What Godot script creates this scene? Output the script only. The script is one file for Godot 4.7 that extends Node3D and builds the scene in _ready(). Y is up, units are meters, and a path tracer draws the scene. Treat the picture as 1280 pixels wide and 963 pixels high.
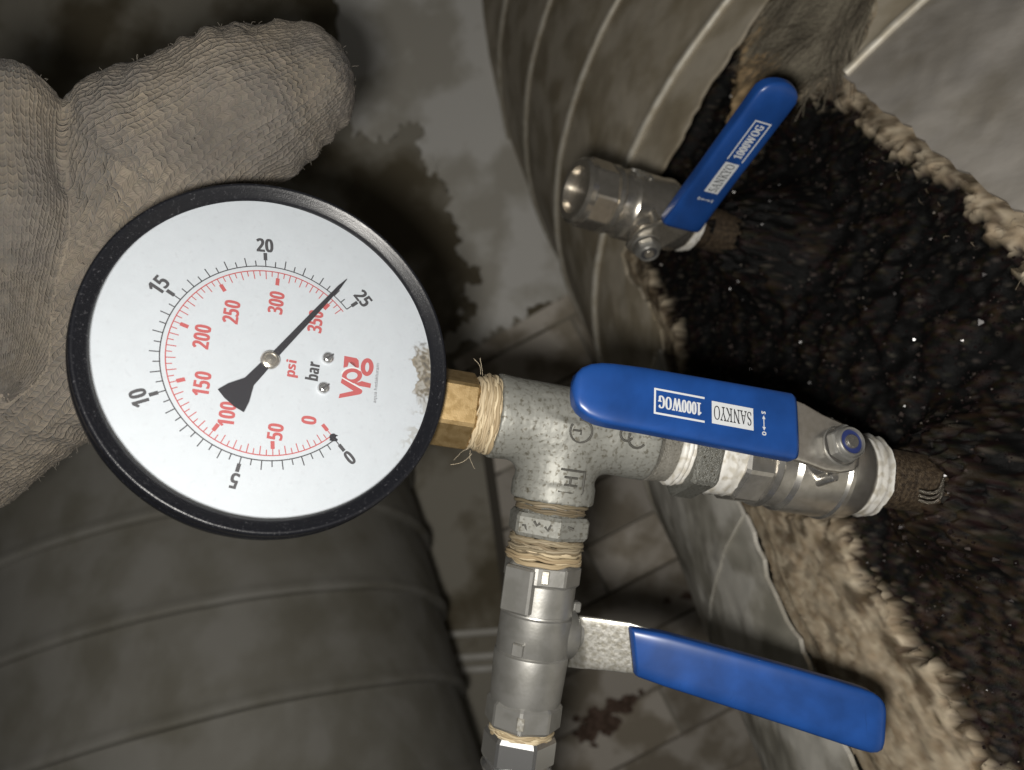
extends Node3D
# Close-up, looking straight down on a pressure gauge and ball valves in front of a clad pipe.
# Everything is built in "view metres" (x right, y up the picture, z towards the eye) and laid into the y-up world by LAY.

const F := 1000.0
const CX := 640.0
const CY := 481.5
var LAY := Transform3D(Basis(Vector3(1, 0, 0), Vector3(0, 0, -1), Vector3(0, 1, 0)), Vector3(0, 0.95, 0))
var base := Vector3.ZERO
var taken := {}
var M := {}
var rng := RandomNumberGenerator.new()
var nz := FastNoiseLite.new()
var ns := FastNoiseLite.new()

# the big clad pipe: axis point, direction, radius, and the radial direction of its lower tapping
var CA := Vector3(0.46539558, -0.09562583, -0.44692825)
var CD := Vector3(-0.20321744, 0.6965446, -0.68813392).normalized()
var CR := 0.34057
var CN := Vector3(-0.88644752, 0.16759017, 0.43142129).normalized()
var CE := Vector3.ZERO


# ---------------------------------------------------------------- geometry store
class MB:
	var v := PackedVector3Array()
	var n := PackedVector3Array()
	var c := PackedColorArray()
	var i := PackedInt32Array()
	var col := Color.WHITE

	func tri(a: Vector3, b: Vector3, d: Vector3, na: Vector3, nb: Vector3, nd: Vector3) -> void:
		var k := v.size()
		v.append(a); v.append(b); v.append(d)
		n.append(na); n.append(nb); n.append(nd)
		c.append(col); c.append(col); c.append(col)
		if (b - a).cross(d - a).dot(na + nb + nd) > 0.0:
			i.append(k); i.append(k + 2); i.append(k + 1)
		else:
			i.append(k); i.append(k + 1); i.append(k + 2)

	func quad(a: Vector3, b: Vector3, d: Vector3, e: Vector3, na: Vector3, nb: Vector3, nd: Vector3, ne: Vector3) -> void:
		tri(a, b, d, na, nb, nd)
		tri(a, d, e, na, nd, ne)

	func flat(a: Vector3, b: Vector3, d: Vector3, e: Vector3, out: Vector3) -> void:
		var m := (b - a).cross(d - a)
		if m.length_squared() < 1e-20:
			m = (d - a).cross(e - a)
		m = m.normalized()
		if m.dot(out) < 0.0:
			m = -m
		quad(a, b, d, e, m, m, m, m)

	func grid(p: Array, closed_u := false, colors = null) -> void:
		# p: rows of PackedVector3Array; smooth normals from neighbours
		var h := p.size()
		var w: int = p[0].size()
		var k0 := v.size()
		for y in h:
			for x in w:
				var xa: int = (x + w - 1) % w if closed_u else maxi(x - 1, 0)
				var xb: int = (x + 1) % w if closed_u else mini(x + 1, w - 1)
				var du: Vector3 = p[y][xb] - p[y][xa]
				var dv: Vector3 = p[mini(y + 1, h - 1)][x] - p[maxi(y - 1, 0)][x]
				v.append(p[y][x])
				n.append(du.cross(dv).normalized())
				c.append(colors[y][x] if colors != null else col)
		var we := w if closed_u else w - 1
		for y in h - 1:
			for x in we:
				var a := k0 + y * w + x
				var b := k0 + y * w + (x + 1) % w
				var d := a + w
				var e := b + w
				i.append(a); i.append(d); i.append(b)
				i.append(b); i.append(d); i.append(e)


# ---------------------------------------------------------------- small helpers
func P(u: float, w: float, d: float) -> Vector3:
	return Vector3((u - CX) / F * d, -(w - CY) / F * d, -d)


func lin(r: float, g: float, b: float) -> Color:
	return Color(r, g, b).linear_to_srgb()


func frame(o: Vector3, z: Vector3, y: Vector3) -> Transform3D:
	z = z.normalized()
	var x := y.cross(z).normalized()
	return Transform3D(Basis(x, z.cross(x), z), o)


func cast(u: float, w: float, o: Vector3, nn: Vector3) -> Vector3:
	var d := P(u, w, 1.0)
	return d * (o.dot(nn) / d.dot(nn))


func numbered(s: String) -> String:
	if not taken.has(s):
		taken[s] = 0
		return s
	taken[s] += 1
	return "%s_%03d" % [s, taken[s]]


func thing(called: String, label: String, category: String, at: Vector3, group := "") -> Node3D:
	var o := Node3D.new()
	o.name = numbered(called)
	add_child(o, true)
	o.transform = LAY * Transform3D(Basis(), at)
	o.set_meta("label", label)
	o.set_meta("category", category)
	if group != "":
		o.set_meta("group", group)
	base = at
	return o


func part(called: String, mb: MB, m: Material, parent: Node3D, label := "", stuff := false) -> MeshInstance3D:
	var a := []
	a.resize(Mesh.ARRAY_MAX)
	var pv := PackedVector3Array()
	pv.resize(mb.v.size())
	for k in mb.v.size():
		pv[k] = mb.v[k] - base
	a[Mesh.ARRAY_VERTEX] = pv
	a[Mesh.ARRAY_NORMAL] = mb.n
	a[Mesh.ARRAY_COLOR] = mb.c
	a[Mesh.ARRAY_INDEX] = mb.i
	var me := ArrayMesh.new()
	me.add_surface_from_arrays(Mesh.PRIMITIVE_TRIANGLES, a)
	me.surface_set_material(0, m)
	var o := MeshInstance3D.new()
	o.mesh = me
	var nm := called
	var k := 0
	while parent.has_node(nm):
		k += 1
		nm = "%s_%03d" % [called, k]
	o.name = nm
	parent.add_child(o, true)
	if label != "":
		o.set_meta("label", label)
	if stuff:
		o.set_meta("kind", "stuff")
	return o


func lathe(mb: MB, fr: Transform3D, prof: Array, seg := 48, sharp := 40.0, wob := 0.0, seed_ := 0.0) -> void:
	# prof: Vector2(z along the axis, radius)
	var k := prof.size()
	var sn := []
	for j in k - 1:
		var d: Vector2 = prof[j + 1] - prof[j]
		sn.append(Vector2(-d.y, d.x).normalized())   # (nz, nr)
	for j in k - 1:
		var n0: Vector2 = sn[j]
		var n1: Vector2 = sn[j]
		if j > 0 and sn[j - 1].dot(sn[j]) > cos(deg_to_rad(sharp)):
			n0 = (sn[j - 1] + sn[j]).normalized()
		if j < k - 2 and sn[j + 1].dot(sn[j]) > cos(deg_to_rad(sharp)):
			n1 = (sn[j + 1] + sn[j]).normalized()
		for q in seg:
			var c0 := Vector2.from_angle(TAU * q / seg)
			var c1 := Vector2.from_angle(TAU * (q + 1) / seg)
			var r00: float = prof[j].y
			var r01: float = r00
			var r10: float = prof[j + 1].y
			var r11: float = r10
			if wob > 0.0:
				r00 += wob * nz.get_noise_3d(c0.x * 180.0, c0.y * 180.0, prof[j].x * 30000.0 + seed_)
				r01 += wob * nz.get_noise_3d(c1.x * 180.0, c1.y * 180.0, prof[j].x * 30000.0 + seed_)
				r10 += wob * nz.get_noise_3d(c0.x * 180.0, c0.y * 180.0, prof[j + 1].x * 30000.0 + seed_)
				r11 += wob * nz.get_noise_3d(c1.x * 180.0, c1.y * 180.0, prof[j + 1].x * 30000.0 + seed_)
			mb.quad(fr * Vector3(c0.x * r00, c0.y * r00, prof[j].x), fr * Vector3(c1.x * r01, c1.y * r01, prof[j].x),
				fr * Vector3(c1.x * r11, c1.y * r11, prof[j + 1].x), fr * Vector3(c0.x * r10, c0.y * r10, prof[j + 1].x),
				fr.basis * Vector3(c0.x * n0.y, c0.y * n0.y, n0.x), fr.basis * Vector3(c1.x * n0.y, c1.y * n0.y, n0.x),
				fr.basis * Vector3(c1.x * n1.y, c1.y * n1.y, n1.x), fr.basis * Vector3(c0.x * n1.y, c0.y * n1.y, n1.x))


func nut(mb: MB, fr: Transform3D, z0: float, z1: float, ap: float, sides := 6, phase := 0.0, bev := 0.0008, hole := 0.0) -> void:
	# a hexagon (or octagon) with chamfered corners and bevelled rims
	var cor := ap / cos(PI / sides)
	var rings := [[z0, ap * 0.93], [z0 + bev, ap], [z1 - bev, ap], [z1, ap * 0.93]]
	var pts := []
	for rg in rings:
		var row := []
		for q in sides:
			for e in [0.06, 0.94]:
				var a0 := Vector2.from_angle(phase + TAU * q / sides) * cor
				var a1 := Vector2.from_angle(phase + TAU * (q + 1) / sides) * cor
				var p: Vector2 = a0.lerp(a1, e) * (rg[1] / ap)
				row.append(fr * Vector3(p.x, p.y, rg[0]))
		pts.append(row)
	var w: int = pts[0].size()
	for j in 3:
		for q in w:
			var r: int = (q + 1) % w
			var ctr: Vector3 = fr * Vector3(0, 0, (rings[j][0] + rings[j + 1][0]) / 2)
			mb.flat(pts[j][q], pts[j][r], pts[j + 1][r], pts[j + 1][q], (pts[j][q] + pts[j + 1][r]) / 2 - ctr)
	for e in [0, 3]:
		var s: float = -1.0 if e == 0 else 1.0
		var nn: Vector3 = fr.basis.z * s
		var ctr: Vector3 = fr * Vector3(0, 0, rings[e][0])
		for q in w:
			var r: int = (q + 1) % w
			mb.tri(ctr, pts[e][q], pts[e][r], nn, nn, nn)


func tube(mb: MB, path: Array, rad, seg := 8, caps := true) -> void:
	var k := path.size()
	var rows := []
	var up := Vector3(0.31, 0.52, 0.79)
	for j in k:
		var t: Vector3 = (path[mini(j + 1, k - 1)] - path[maxi(j - 1, 0)]).normalized()
		var x := up.cross(t).normalized()
		up = t.cross(x)
		var r: float = rad[j] if rad is Array else rad
		var row := PackedVector3Array()
		for q in seg:
			var c := Vector2.from_angle(TAU * q / seg) * r
			row.append(path[j] + x * c.x + up * c.y)
		rows.append(row)
	mb.grid(rows, true)
	if caps:
		for e in [0, k - 1]:
			var t: Vector3 = (path[0] - path[1]).normalized() if e == 0 else (path[k - 1] - path[k - 2]).normalized()
			for q in seg:
				mb.tri(path[e], rows[e][q], rows[e][(q + 1) % seg], t, t, t)


func sweep(mb: MB, secs: Array, ex := 4.0, seg := 40) -> void:
	# secs: [centre, side vector * half width, up vector * half thickness]; superellipse sections, ends closed
	var rows := []
	for s in secs:
		var row := PackedVector3Array()
		for q in seg:
			var a: float = TAU * q / seg
			var cx := cos(a)
			var sx := sin(a)
			row.append(s[0] + s[1] * (signf(cx) * pow(absf(cx), 2.0 / ex)) + s[2] * (signf(sx) * pow(absf(sx), 2.0 / ex)))
		rows.append(row)
	mb.grid(rows, true)
	for e in [0, secs.size() - 1]:
		var t: Vector3 = secs[0][0] - secs[1][0] if e == 0 else secs[e][0] - secs[e - 1][0]
		t = t.normalized()
		for q in seg:
			mb.tri(secs[e][0], rows[e][q], rows[e][(q + 1) % seg], t, t, t)


func box(mb: MB, fr: Transform3D, h: Vector3, bev := 0.0) -> void:
	# half sizes h, edges chamfered by bev
	var pts := {}
	for axis in 3:
		for s in [-1.0, 1.0]:
			var f := []
			for e in [[-1, -1], [1, -1], [1, 1], [-1, 1]]:
				var p := Vector3.ZERO
				p[axis] = s * h[axis]
				p[(axis + 1) % 3] = e[0] * (h[(axis + 1) % 3] - bev)
				p[(axis + 2) % 3] = e[1] * (h[(axis + 2) % 3] - bev)
				f.append(fr * p)
			var out := Vector3.ZERO
			out[axis] = s
			mb.flat(f[0], f[1], f[2], f[3], fr.basis * out)
			pts[Vector2i(axis, int(s))] = f
	if bev <= 0.0:
		return
	for axis in 3:
		var b := (axis + 1) % 3
		var d := (axis + 2) % 3
		for sb in [-1.0, 1.0]:
			for sd in [-1.0, 1.0]:
				var q := []
				for sa in [-1.0, 1.0]:
					var p := Vector3.ZERO
					p[axis] = sa * (h[axis] - bev)
					p[b] = sb * h[b]
					p[d] = sd * (h[d] - bev)
					var p2 := p
					p2[b] = sb * (h[b] - bev)
					p2[d] = sd * h[d]
					q.append([fr * p, fr * p2])
				var out := Vector3.ZERO
				out[b] = sb
				out[d] = sd
				mb.flat(q[0][0], q[0][1], q[1][1], q[1][0], fr.basis * out)
	for sx in [-1.0, 1.0]:
		for sy in [-1.0, 1.0]:
			for sz in [-1.0, 1.0]:
				var s := Vector3(sx, sy, sz)
				var i3 := (h - Vector3.ONE * bev) * s
				var a := fr * (i3 + Vector3(sx * bev, 0, 0))
				var b2 := fr * (i3 + Vector3(0, sy * bev, 0))
				var c2 := fr * (i3 + Vector3(0, 0, sz * bev))
				var nn := (fr.basis * s).normalized()
				mb.tri(a, b2, c2, nn, nn, nn)


func plate(mb: MB, poly: PackedVector2Array, fr: Transform3D, z0: float, z1: float) -> void:
	# a flat outline (x, y of fr) with thickness z0..z1
	var ids := Geometry2D.triangulate_polygon(poly)
	if ids.is_empty():
		print("outline crosses itself: ", poly.size())
	var nn := fr.basis.z
	for k in range(0, ids.size(), 3):
		for z in [z0, z1]:
			var s: Vector3 = nn if z == z1 else -nn
			mb.tri(fr * Vector3(poly[ids[k]].x, poly[ids[k]].y, z), fr * Vector3(poly[ids[k + 1]].x, poly[ids[k + 1]].y, z), fr * Vector3(poly[ids[k + 2]].x, poly[ids[k + 2]].y, z), s, s, s)
	var cw := Geometry2D.is_polygon_clockwise(poly)
	for k in poly.size():
		var a := poly[k]
		var b := poly[(k + 1) % poly.size()]
		var o := (b - a).orthogonal() * (1.0 if cw else -1.0)
		mb.flat(fr * Vector3(a.x, a.y, z0), fr * Vector3(b.x, b.y, z0), fr * Vector3(b.x, b.y, z1), fr * Vector3(a.x, a.y, z1), fr.basis * Vector3(o.x, o.y, 0))


func letters(mb: MB, text: String, centre: Vector3, xdir: Vector3, nn: Vector3, height: float, width := 0.0, serif := false, bold := true, raise := 0.00006) -> void:
	# lettering lying on a surface; height is that of the letters, width (0: natural) of the line
	var tm := TextMesh.new()
	var fnt := SystemFont.new()
	fnt.font_names = PackedStringArray(["Droid Serif" if serif else "Droid Sans"])
	fnt.font_weight = 700 if bold else 400
	tm.font = fnt
	tm.text = text
	tm.font_size = 48
	tm.pixel_size = 0.01
	tm.depth = 0.02
	tm.curve_step = 0.7
	var arr := tm.get_mesh_arrays()
	var pv: PackedVector3Array = arr[Mesh.ARRAY_VERTEX]
	var pn: PackedVector3Array = arr[Mesh.ARRAY_NORMAL]
	var ix: PackedInt32Array = arr[Mesh.ARRAY_INDEX]
	if pv.is_empty():
		return
	var lo := pv[0]
	var hi := pv[0]
	for p in pv:
		lo = lo.min(p)
		hi = hi.max(p)
	var x := (xdir - nn * xdir.dot(nn)).normalized()
	var y := nn.cross(x)
	var ky := height / (hi.y - lo.y)
	var kx := ky if width == 0.0 else width / (hi.x - lo.x)
	var mid := (lo + hi) / 2
	# bold faces are laid twice, a hair apart, for the heavy strokes of dial and label print
	for copy in ([-1.0, 1.0] if bold else [0.0]):
		var k0 := mb.v.size()
		var sh: float = copy * height * 0.022
		for k in pv.size():
			var p := pv[k]
			mb.v.append(centre + x * ((p.x - mid.x) * kx + sh) + y * (p.y - mid.y) * ky + nn * ((raise + copy * 0.000012) if p.z > mid.z else -0.0001))
			mb.n.append((x * pn[k].x + y * pn[k].y + nn * pn[k].z).normalized())
			mb.c.append(mb.col)
		for k in ix.size():
			mb.i.append(k0 + ix[k])


func ribbon(mb: MB, pts: Array, nn: Vector3, hw: float, raise: float, closed := false) -> void:
	# a printed line: quads of half width hw along pts, lying raise above them
	var k := pts.size()
	for j in (k if closed else k - 1):
		var a: Vector3 = pts[j]
		var b: Vector3 = pts[(j + 1) % k]
		var s := nn.cross(b - a).normalized() * hw
		var up := nn * raise
		mb.quad(a + s + up, b + s + up, b - s + up, a - s + up, nn, nn, nn, nn)


func nets(lo: Vector3, hi: Vector3, cell: float, f: Callable) -> Array:
	# surface nets of the field f; returns [vertices, triangle indices]
	var B := 6
	var nb := Vector3i(((hi - lo) / (cell * B)).ceil())
	var nx := nb.x * B + 1
	var ny := nb.y * B + 1
	var nzz := nb.z * B + 1
	var val := PackedFloat32Array()
	val.resize(nx * ny * nzz)
	val.fill(9.0)
	var reach := cell * B * 0.5 * 1.7321 + cell * 2.0
	var live := []
	for bz in nb.z:
		for by in nb.y:
			for bx in nb.x:
				var c := lo + (Vector3(bx, by, bz) + Vector3.ONE * 0.5) * cell * B
				if absf(f.call(c)) < reach * 1.15:
					live.append(Vector3i(bx, by, bz))
					for z in range(bz * B, bz * B + B + 1):
						for y in range(by * B, by * B + B + 1):
							var o := (z * ny + y) * nx
							for x in range(bx * B, bx * B + B + 1):
								if val[o + x] > 8.0:
									val[o + x] = f.call(lo + Vector3(x, y, z) * cell)
	var ids := {}
	var verts := PackedVector3Array()
	var tris := PackedInt32Array()
	var cells := []
	var cor := [Vector3i(0, 0, 0), Vector3i(1, 0, 0), Vector3i(0, 1, 0), Vector3i(1, 1, 0), Vector3i(0, 0, 1), Vector3i(1, 0, 1), Vector3i(0, 1, 1), Vector3i(1, 1, 1)]
	var off := []
	for c in cor:
		off.append((c.z * ny + c.y) * nx + c.x)
	var edges := [[0, 1], [2, 3], [4, 5], [6, 7], [0, 2], [1, 3], [4, 6], [5, 7], [0, 4], [1, 5], [2, 6], [3, 7]]
	for b in live:
		for z in range(b.z * B, b.z * B + B):
			for y in range(b.y * B, b.y * B + B):
				for x in range(b.x * B, b.x * B + B):
					var o: int = (z * ny + y) * nx + x
					var m := 0
					for k in 8:
						if val[o + off[k]] < 0.0:
							m |= 1 << k
					if m == 0 or m == 255:
						continue
					var s := Vector3.ZERO
					var cnt := 0
					for e in edges:
						var va := val[o + off[e[0]]]
						var vb := val[o + off[e[1]]]
						if (va < 0.0) != (vb < 0.0):
							s += Vector3(cor[e[0]]).lerp(Vector3(cor[e[1]]), va / (va - vb))
							cnt += 1
					ids[o] = verts.size()
					cells.append(o)
					verts.append(lo + (Vector3(x, y, z) + s / cnt) * cell)
	var sx := 1
	var sy := nx
	var sz := nx * ny
	for o in cells:
		for ax in 3:
			var st: int = [sx, sy, sz][ax]
			var a: int = [sy, sz, sx][ax]
			var b: int = [sz, sx, sy][ax]
			var v0 := val[o]
			var v1 := val[o + st]
			if (v0 < 0.0) == (v1 < 0.0):
				continue
			if not (ids.has(o - a) and ids.has(o - b) and ids.has(o - a - b)):
				continue
			var q: Array = [ids[o], ids[o - a], ids[o - a - b], ids[o - b]]
			if v0 < 0.0:
				tris.append_array(PackedInt32Array([q[0], q[1], q[2], q[0], q[2], q[3]]))
			else:
				tris.append_array(PackedInt32Array([q[0], q[2], q[1], q[0], q[3], q[2]]))
	return [verts, tris]


func net_normals(verts: PackedVector3Array, tris: PackedInt32Array) -> PackedVector3Array:
	var nn := PackedVector3Array()
	nn.resize(verts.size())
	for k in range(0, tris.size(), 3):
		var a := tris[k]
		var b := tris[k + 1]
		var d := tris[k + 2]
		var m := (verts[d] - verts[a]).cross(verts[b] - verts[a])
		nn[a] += m
		nn[b] += m
		nn[d] += m
	for k in nn.size():
		nn[k] = nn[k].normalized()
	return nn


# ---------------------------------------------------------------- materials
func noise_tex(freq: float, lo: Color, hi: Color, kind := FastNoiseLite.TYPE_SIMPLEX_SMOOTH, oct := 4, p0 := 0.3, p1 := 0.7, sd := 1, size := 512) -> NoiseTexture2D:
	var f := FastNoiseLite.new()
	f.noise_type = kind
	f.frequency = freq
	f.fractal_octaves = oct
	f.seed = sd
	var t := NoiseTexture2D.new()
	t.width = size
	t.height = size
	t.seamless = true
	t.noise = f
	var g := Gradient.new()
	g.offsets = PackedFloat32Array([p0, p1])
	g.colors = PackedColorArray([lo, hi])
	t.color_ramp = g
	return t


func knit_image() -> ImageTexture:
	# one repeat of plain knitting: 4 wales by 4 courses, as a height picture
	var g0 := RandomNumberGenerator.new()
	g0.seed = 77
	var sh := []
	var amp := []
	for k in 8:
		sh.append(g0.randf())
		var col := []
		for j in 8:
			col.append(g0.randf_range(0.55, 1.0))
		amp.append(col)
	var img := Image.create(512, 512, false, Image.FORMAT_L8)
	for y in 512:
		for x in 512:
			var wale := x / 64.0
			var wi := int(wale)
			var xi := absf(wale - wi - 0.5)
			var row: float = y / 64.0 + xi * 0.9 + sh[wi]
			var ri := int(floorf(row))
			var g := row - ri - 0.5
			var leg := clampf(1.0 - pow(absf(xi - 0.23) / 0.25, 2.0), 0.0, 1.0)
			var h: float = sqrt(leg) * sqrt(clampf(1.0 - 4.2 * g * g, 0.0, 1.0)) * amp[wi][ri % 8]
			h *= 0.86 + 0.14 * sin((row * 2.0 + xi * 7.0) * TAU)
			img.set_pixel(x, y, Color(h, h, h))
	return ImageTexture.create_from_image(img)


func scuffs() -> ImageTexture:
	# worn vinyl: grime clouds, pale rubs and fine scratches, as a tint
	var g := RandomNumberGenerator.new()
	g.seed = 91
	var img := Image.create(512, 512, false, Image.FORMAT_RGB8)
	for y in 512:
		for x in 512:
			var a := x / 512.0 * TAU
			var b := y / 512.0 * TAU
			var h := nz.get_noise_3d(cos(a) * 120.0 + cos(b) * 60.0, sin(a) * 120.0 + 300.0, sin(b) * 120.0 + cos(b) * 60.0)
			var f := 0.80 + 0.16 * h
			img.set_pixel(x, y, Color(f * 0.98, f * 0.98, f))
	for k in 260:
		var p := Vector2(g.randf(), g.randf()) * 512.0
		var d := Vector2.from_angle(g.randf() * TAU)
		var ln := int(g.randf_range(3, 60) * pow(g.randf(), 1.5)) + 2
		var w := g.randf_range(0.05, 0.22)
		for j in ln:
			p += d
			d = d.rotated(g.randf_range(-0.05, 0.05))
			var q := Vector2i(posmod(int(p.x), 512), posmod(int(p.y), 512))
			var c := img.get_pixelv(q)
			img.set_pixelv(q, c.lerp(Color(1, 1, 1) if k % 3 else Color(0.35, 0.35, 0.35), w * sin(PI * (j + 0.5) / ln)))
	return ImageTexture.create_from_image(img)


func mat(col: Color, rough: float, metal := 0.0, tex: Texture2D = null, scale := 30.0, bump: Texture2D = null, depth := 0.0) -> StandardMaterial3D:
	var m := StandardMaterial3D.new()
	m.albedo_color = col
	m.roughness = rough
	m.metallic = metal
	if tex or bump:
		m.uv1_triplanar = true
		m.uv1_scale = Vector3.ONE * scale
	if tex:
		m.albedo_texture = tex
	if bump:
		m.heightmap_enabled = true
		m.heightmap_texture = bump
		m.heightmap_scale = depth
	return m


func vcol(rough: float, metal := 0.0, bump: Texture2D = null, scale := 30.0, depth := 0.0) -> StandardMaterial3D:
	var m := mat(Color.WHITE, rough, metal, null, scale, bump, depth)
	m.vertex_color_use_as_albedo = true
	return m


func make_materials() -> void:
	var fine := noise_tex(0.03, Color.BLACK, Color.WHITE, FastNoiseLite.TYPE_SIMPLEX_SMOOTH, 5, 0.2, 0.8, 3)
	var grain := noise_tex(0.12, Color.BLACK, Color.WHITE, FastNoiseLite.TYPE_SIMPLEX_SMOOTH, 3, 0.2, 0.8, 4)
	M.fine = fine
	M.grain = grain
	var galv := noise_tex(0.035, Color(0.64, 0.61, 0.55), Color(1, 1, 1), FastNoiseLite.TYPE_SIMPLEX_SMOOTH, 5, 0.22, 0.36, 7)
	M.galv = mat(lin(0.178, 0.178, 0.162), 0.55, 0.35, galv, 26.0, fine, 0.004)
	M.galv_dark = mat(lin(0.16, 0.16, 0.145), 0.5, 0.6, galv, 40.0, grain, 0.03)
	M.brass = mat(lin(0.42, 0.30, 0.15), 0.38, 0.8, noise_tex(0.02, Color(0.85, 0.83, 0.78), Color.WHITE, FastNoiseLite.TYPE_SIMPLEX_SMOOTH, 5, 0.3, 0.6, 9), 30.0, grain, 0.002)
	var scuff := noise_tex(0.02, Color(0.92, 0.92, 0.91), Color.WHITE, FastNoiseLite.TYPE_SIMPLEX_SMOOTH, 6, 0.3, 0.6, 11)
	M.steel = mat(lin(0.56, 0.54, 0.51), 0.27, 0.92, scuff, 30.0)
	M.steel_old = mat(lin(0.62, 0.58, 0.52), 0.25, 0.92, scuff, 30.0)
	M.nickel = mat(lin(0.30, 0.295, 0.28), 0.42, 0.75, scuff, 12.0, grain, 0.001)
	M.plate = mat(lin(0.42, 0.41, 0.38), 0.38, 0.75, noise_tex(0.03, Color(0.82, 0.81, 0.78), Color.WHITE, FastNoiseLite.TYPE_SIMPLEX_SMOOTH, 6, 0.3, 0.6, 13), 26.0, fine, 0.004)
	M.chrome = mat(lin(0.72, 0.72, 0.72), 0.22, 0.95)
	M.black = mat(lin(0.10, 0.10, 0.105), 0.34, 0.0, noise_tex(0.05, Color(0.25, 0.255, 0.29), Color(0.9, 0.9, 0.9), FastNoiseLite.TYPE_SIMPLEX_SMOOTH, 6, 0.72, 0.88, 33), 36.0, grain, 0.003)
	M.black.metallic_specular = 0.4
	var bl := noise_tex(0.02, Color(0.93, 0.94, 0.95), Color.WHITE, FastNoiseLite.TYPE_SIMPLEX_SMOOTH, 6, 0.28, 0.5, 17)
	M.blue = mat(lin(0.0125, 0.068, 0.27), 0.36, 0.0, scuffs(), 9.0)
	M.tape = mat(lin(0.47, 0.46, 0.435), 0.55, 0.0, noise_tex(0.015, Color(0.84, 0.82, 0.78), Color.WHITE, FastNoiseLite.TYPE_SIMPLEX_SMOOTH, 4, 0.3, 0.55, 19), 30.0)
	M.hemp = vcol(0.75)
	M.paste = mat(lin(0.2, 0.19, 0.165), 0.7, 0.1, galv, 50.0, grain, 0.05)
	M.print_dark = mat(lin(0.014, 0.014, 0.018), 0.7)
	M.print_red = mat(lin(0.27, 0.04, 0.042), 0.7)
	M.print_white = mat(lin(0.42, 0.435, 0.45), 0.6)
	M.needle = mat(lin(0.006, 0.006, 0.010), 0.8)
	M.needle.metallic_specular = 0.2
	M.mark = mat(lin(0.05, 0.048, 0.042), 0.7, 0.3)
	M.rust = mat(lin(0.085, 0.060, 0.035), 0.6, 0.2, noise_tex(0.03, Color(0.5, 0.45, 0.4), Color.WHITE, FastNoiseLite.TYPE_SIMPLEX_SMOOTH, 6, 0.3, 0.65, 21), 30.0, grain, 0.05)
	M.rubber = mat(lin(0.012, 0.02, 0.085), 0.5)
	M.rubber_grey = mat(lin(0.03, 0.03, 0.032), 0.5)
	M.weld = mat(lin(0.2, 0.18, 0.15), 0.25, 0.8, null, 60.0, grain, 0.03)
	M.clad = mat(lin(0.52, 0.465, 0.375), 0.62, 0.2, noise_tex(0.012, Color(0.8, 0.78, 0.73), Color.WHITE, FastNoiseLite.TYPE_SIMPLEX_SMOOTH, 6, 0.3, 0.62, 23), 3.0)
	M.bead = mat(lin(0.6, 0.57, 0.5), 0.5, 0.3, noise_tex(0.02, Color(0.88, 0.86, 0.82), Color.WHITE, FastNoiseLite.TYPE_SIMPLEX_SMOOTH, 5, 0.3, 0.6, 24), 8.0)
	M.foil = mat(lin(0.37, 0.345, 0.315), 0.55, 0.35, noise_tex(0.01, Color(0.84, 0.83, 0.8), Color.WHITE, FastNoiseLite.TYPE_SIMPLEX_SMOOTH, 6, 0.3, 0.6, 25), 5.0, fine, 0.03)
	M.zinc = mat(lin(0.62, 0.60, 0.55), 0.5, 0.3, noise_tex(0.006, Color(0.72, 0.71, 0.68), Color.WHITE, FastNoiseLite.TYPE_SIMPLEX_SMOOTH, 6, 0.3, 0.6, 26), 5.0)
	M.clad_dark = mat(lin(0.17, 0.164, 0.148), 0.7, 0.1, noise_tex(0.012, Color(0.84, 0.83, 0.79), Color.WHITE, FastNoiseLite.TYPE_SIMPLEX_SMOOTH, 6, 0.3, 0.62, 27), 3.0)
	M.insul = vcol(0.5, 0.0, grain, 40.0, 0.02)
	M.insul.metallic_specular = 0.24
	M.crumb = vcol(0.22, 0.1)
	M.fibre = vcol(0.8)
	M.knit = vcol(0.95)
	M.knit.heightmap_enabled = true
	M.knit.heightmap_texture = knit_image()
	M.knit.heightmap_scale = 0.1
	M.knit.rim_enabled = true
	M.knit.rim = 0.15
	M.floor = mat(lin(0.36, 0.335, 0.28), 0.8, 0.0, noise_tex(0.008, Color(0.66, 0.63, 0.56), Color.WHITE, FastNoiseLite.TYPE_SIMPLEX_SMOOTH, 6, 0.3, 0.62, 29), 1.5, fine, 0.05)
	M.paint = mat(lin(0.80, 0.785, 0.75), 0.7, 0.0, noise_tex(0.008, Color(0.84, 0.83, 0.8), Color.WHITE, FastNoiseLite.TYPE_SIMPLEX_SMOOTH, 6, 0.3, 0.6, 31), 2.0)
	M.strip = mat(lin(0.08, 0.07, 0.055), 0.8, 0.0, null, 4.0, fine, 0.05)


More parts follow.
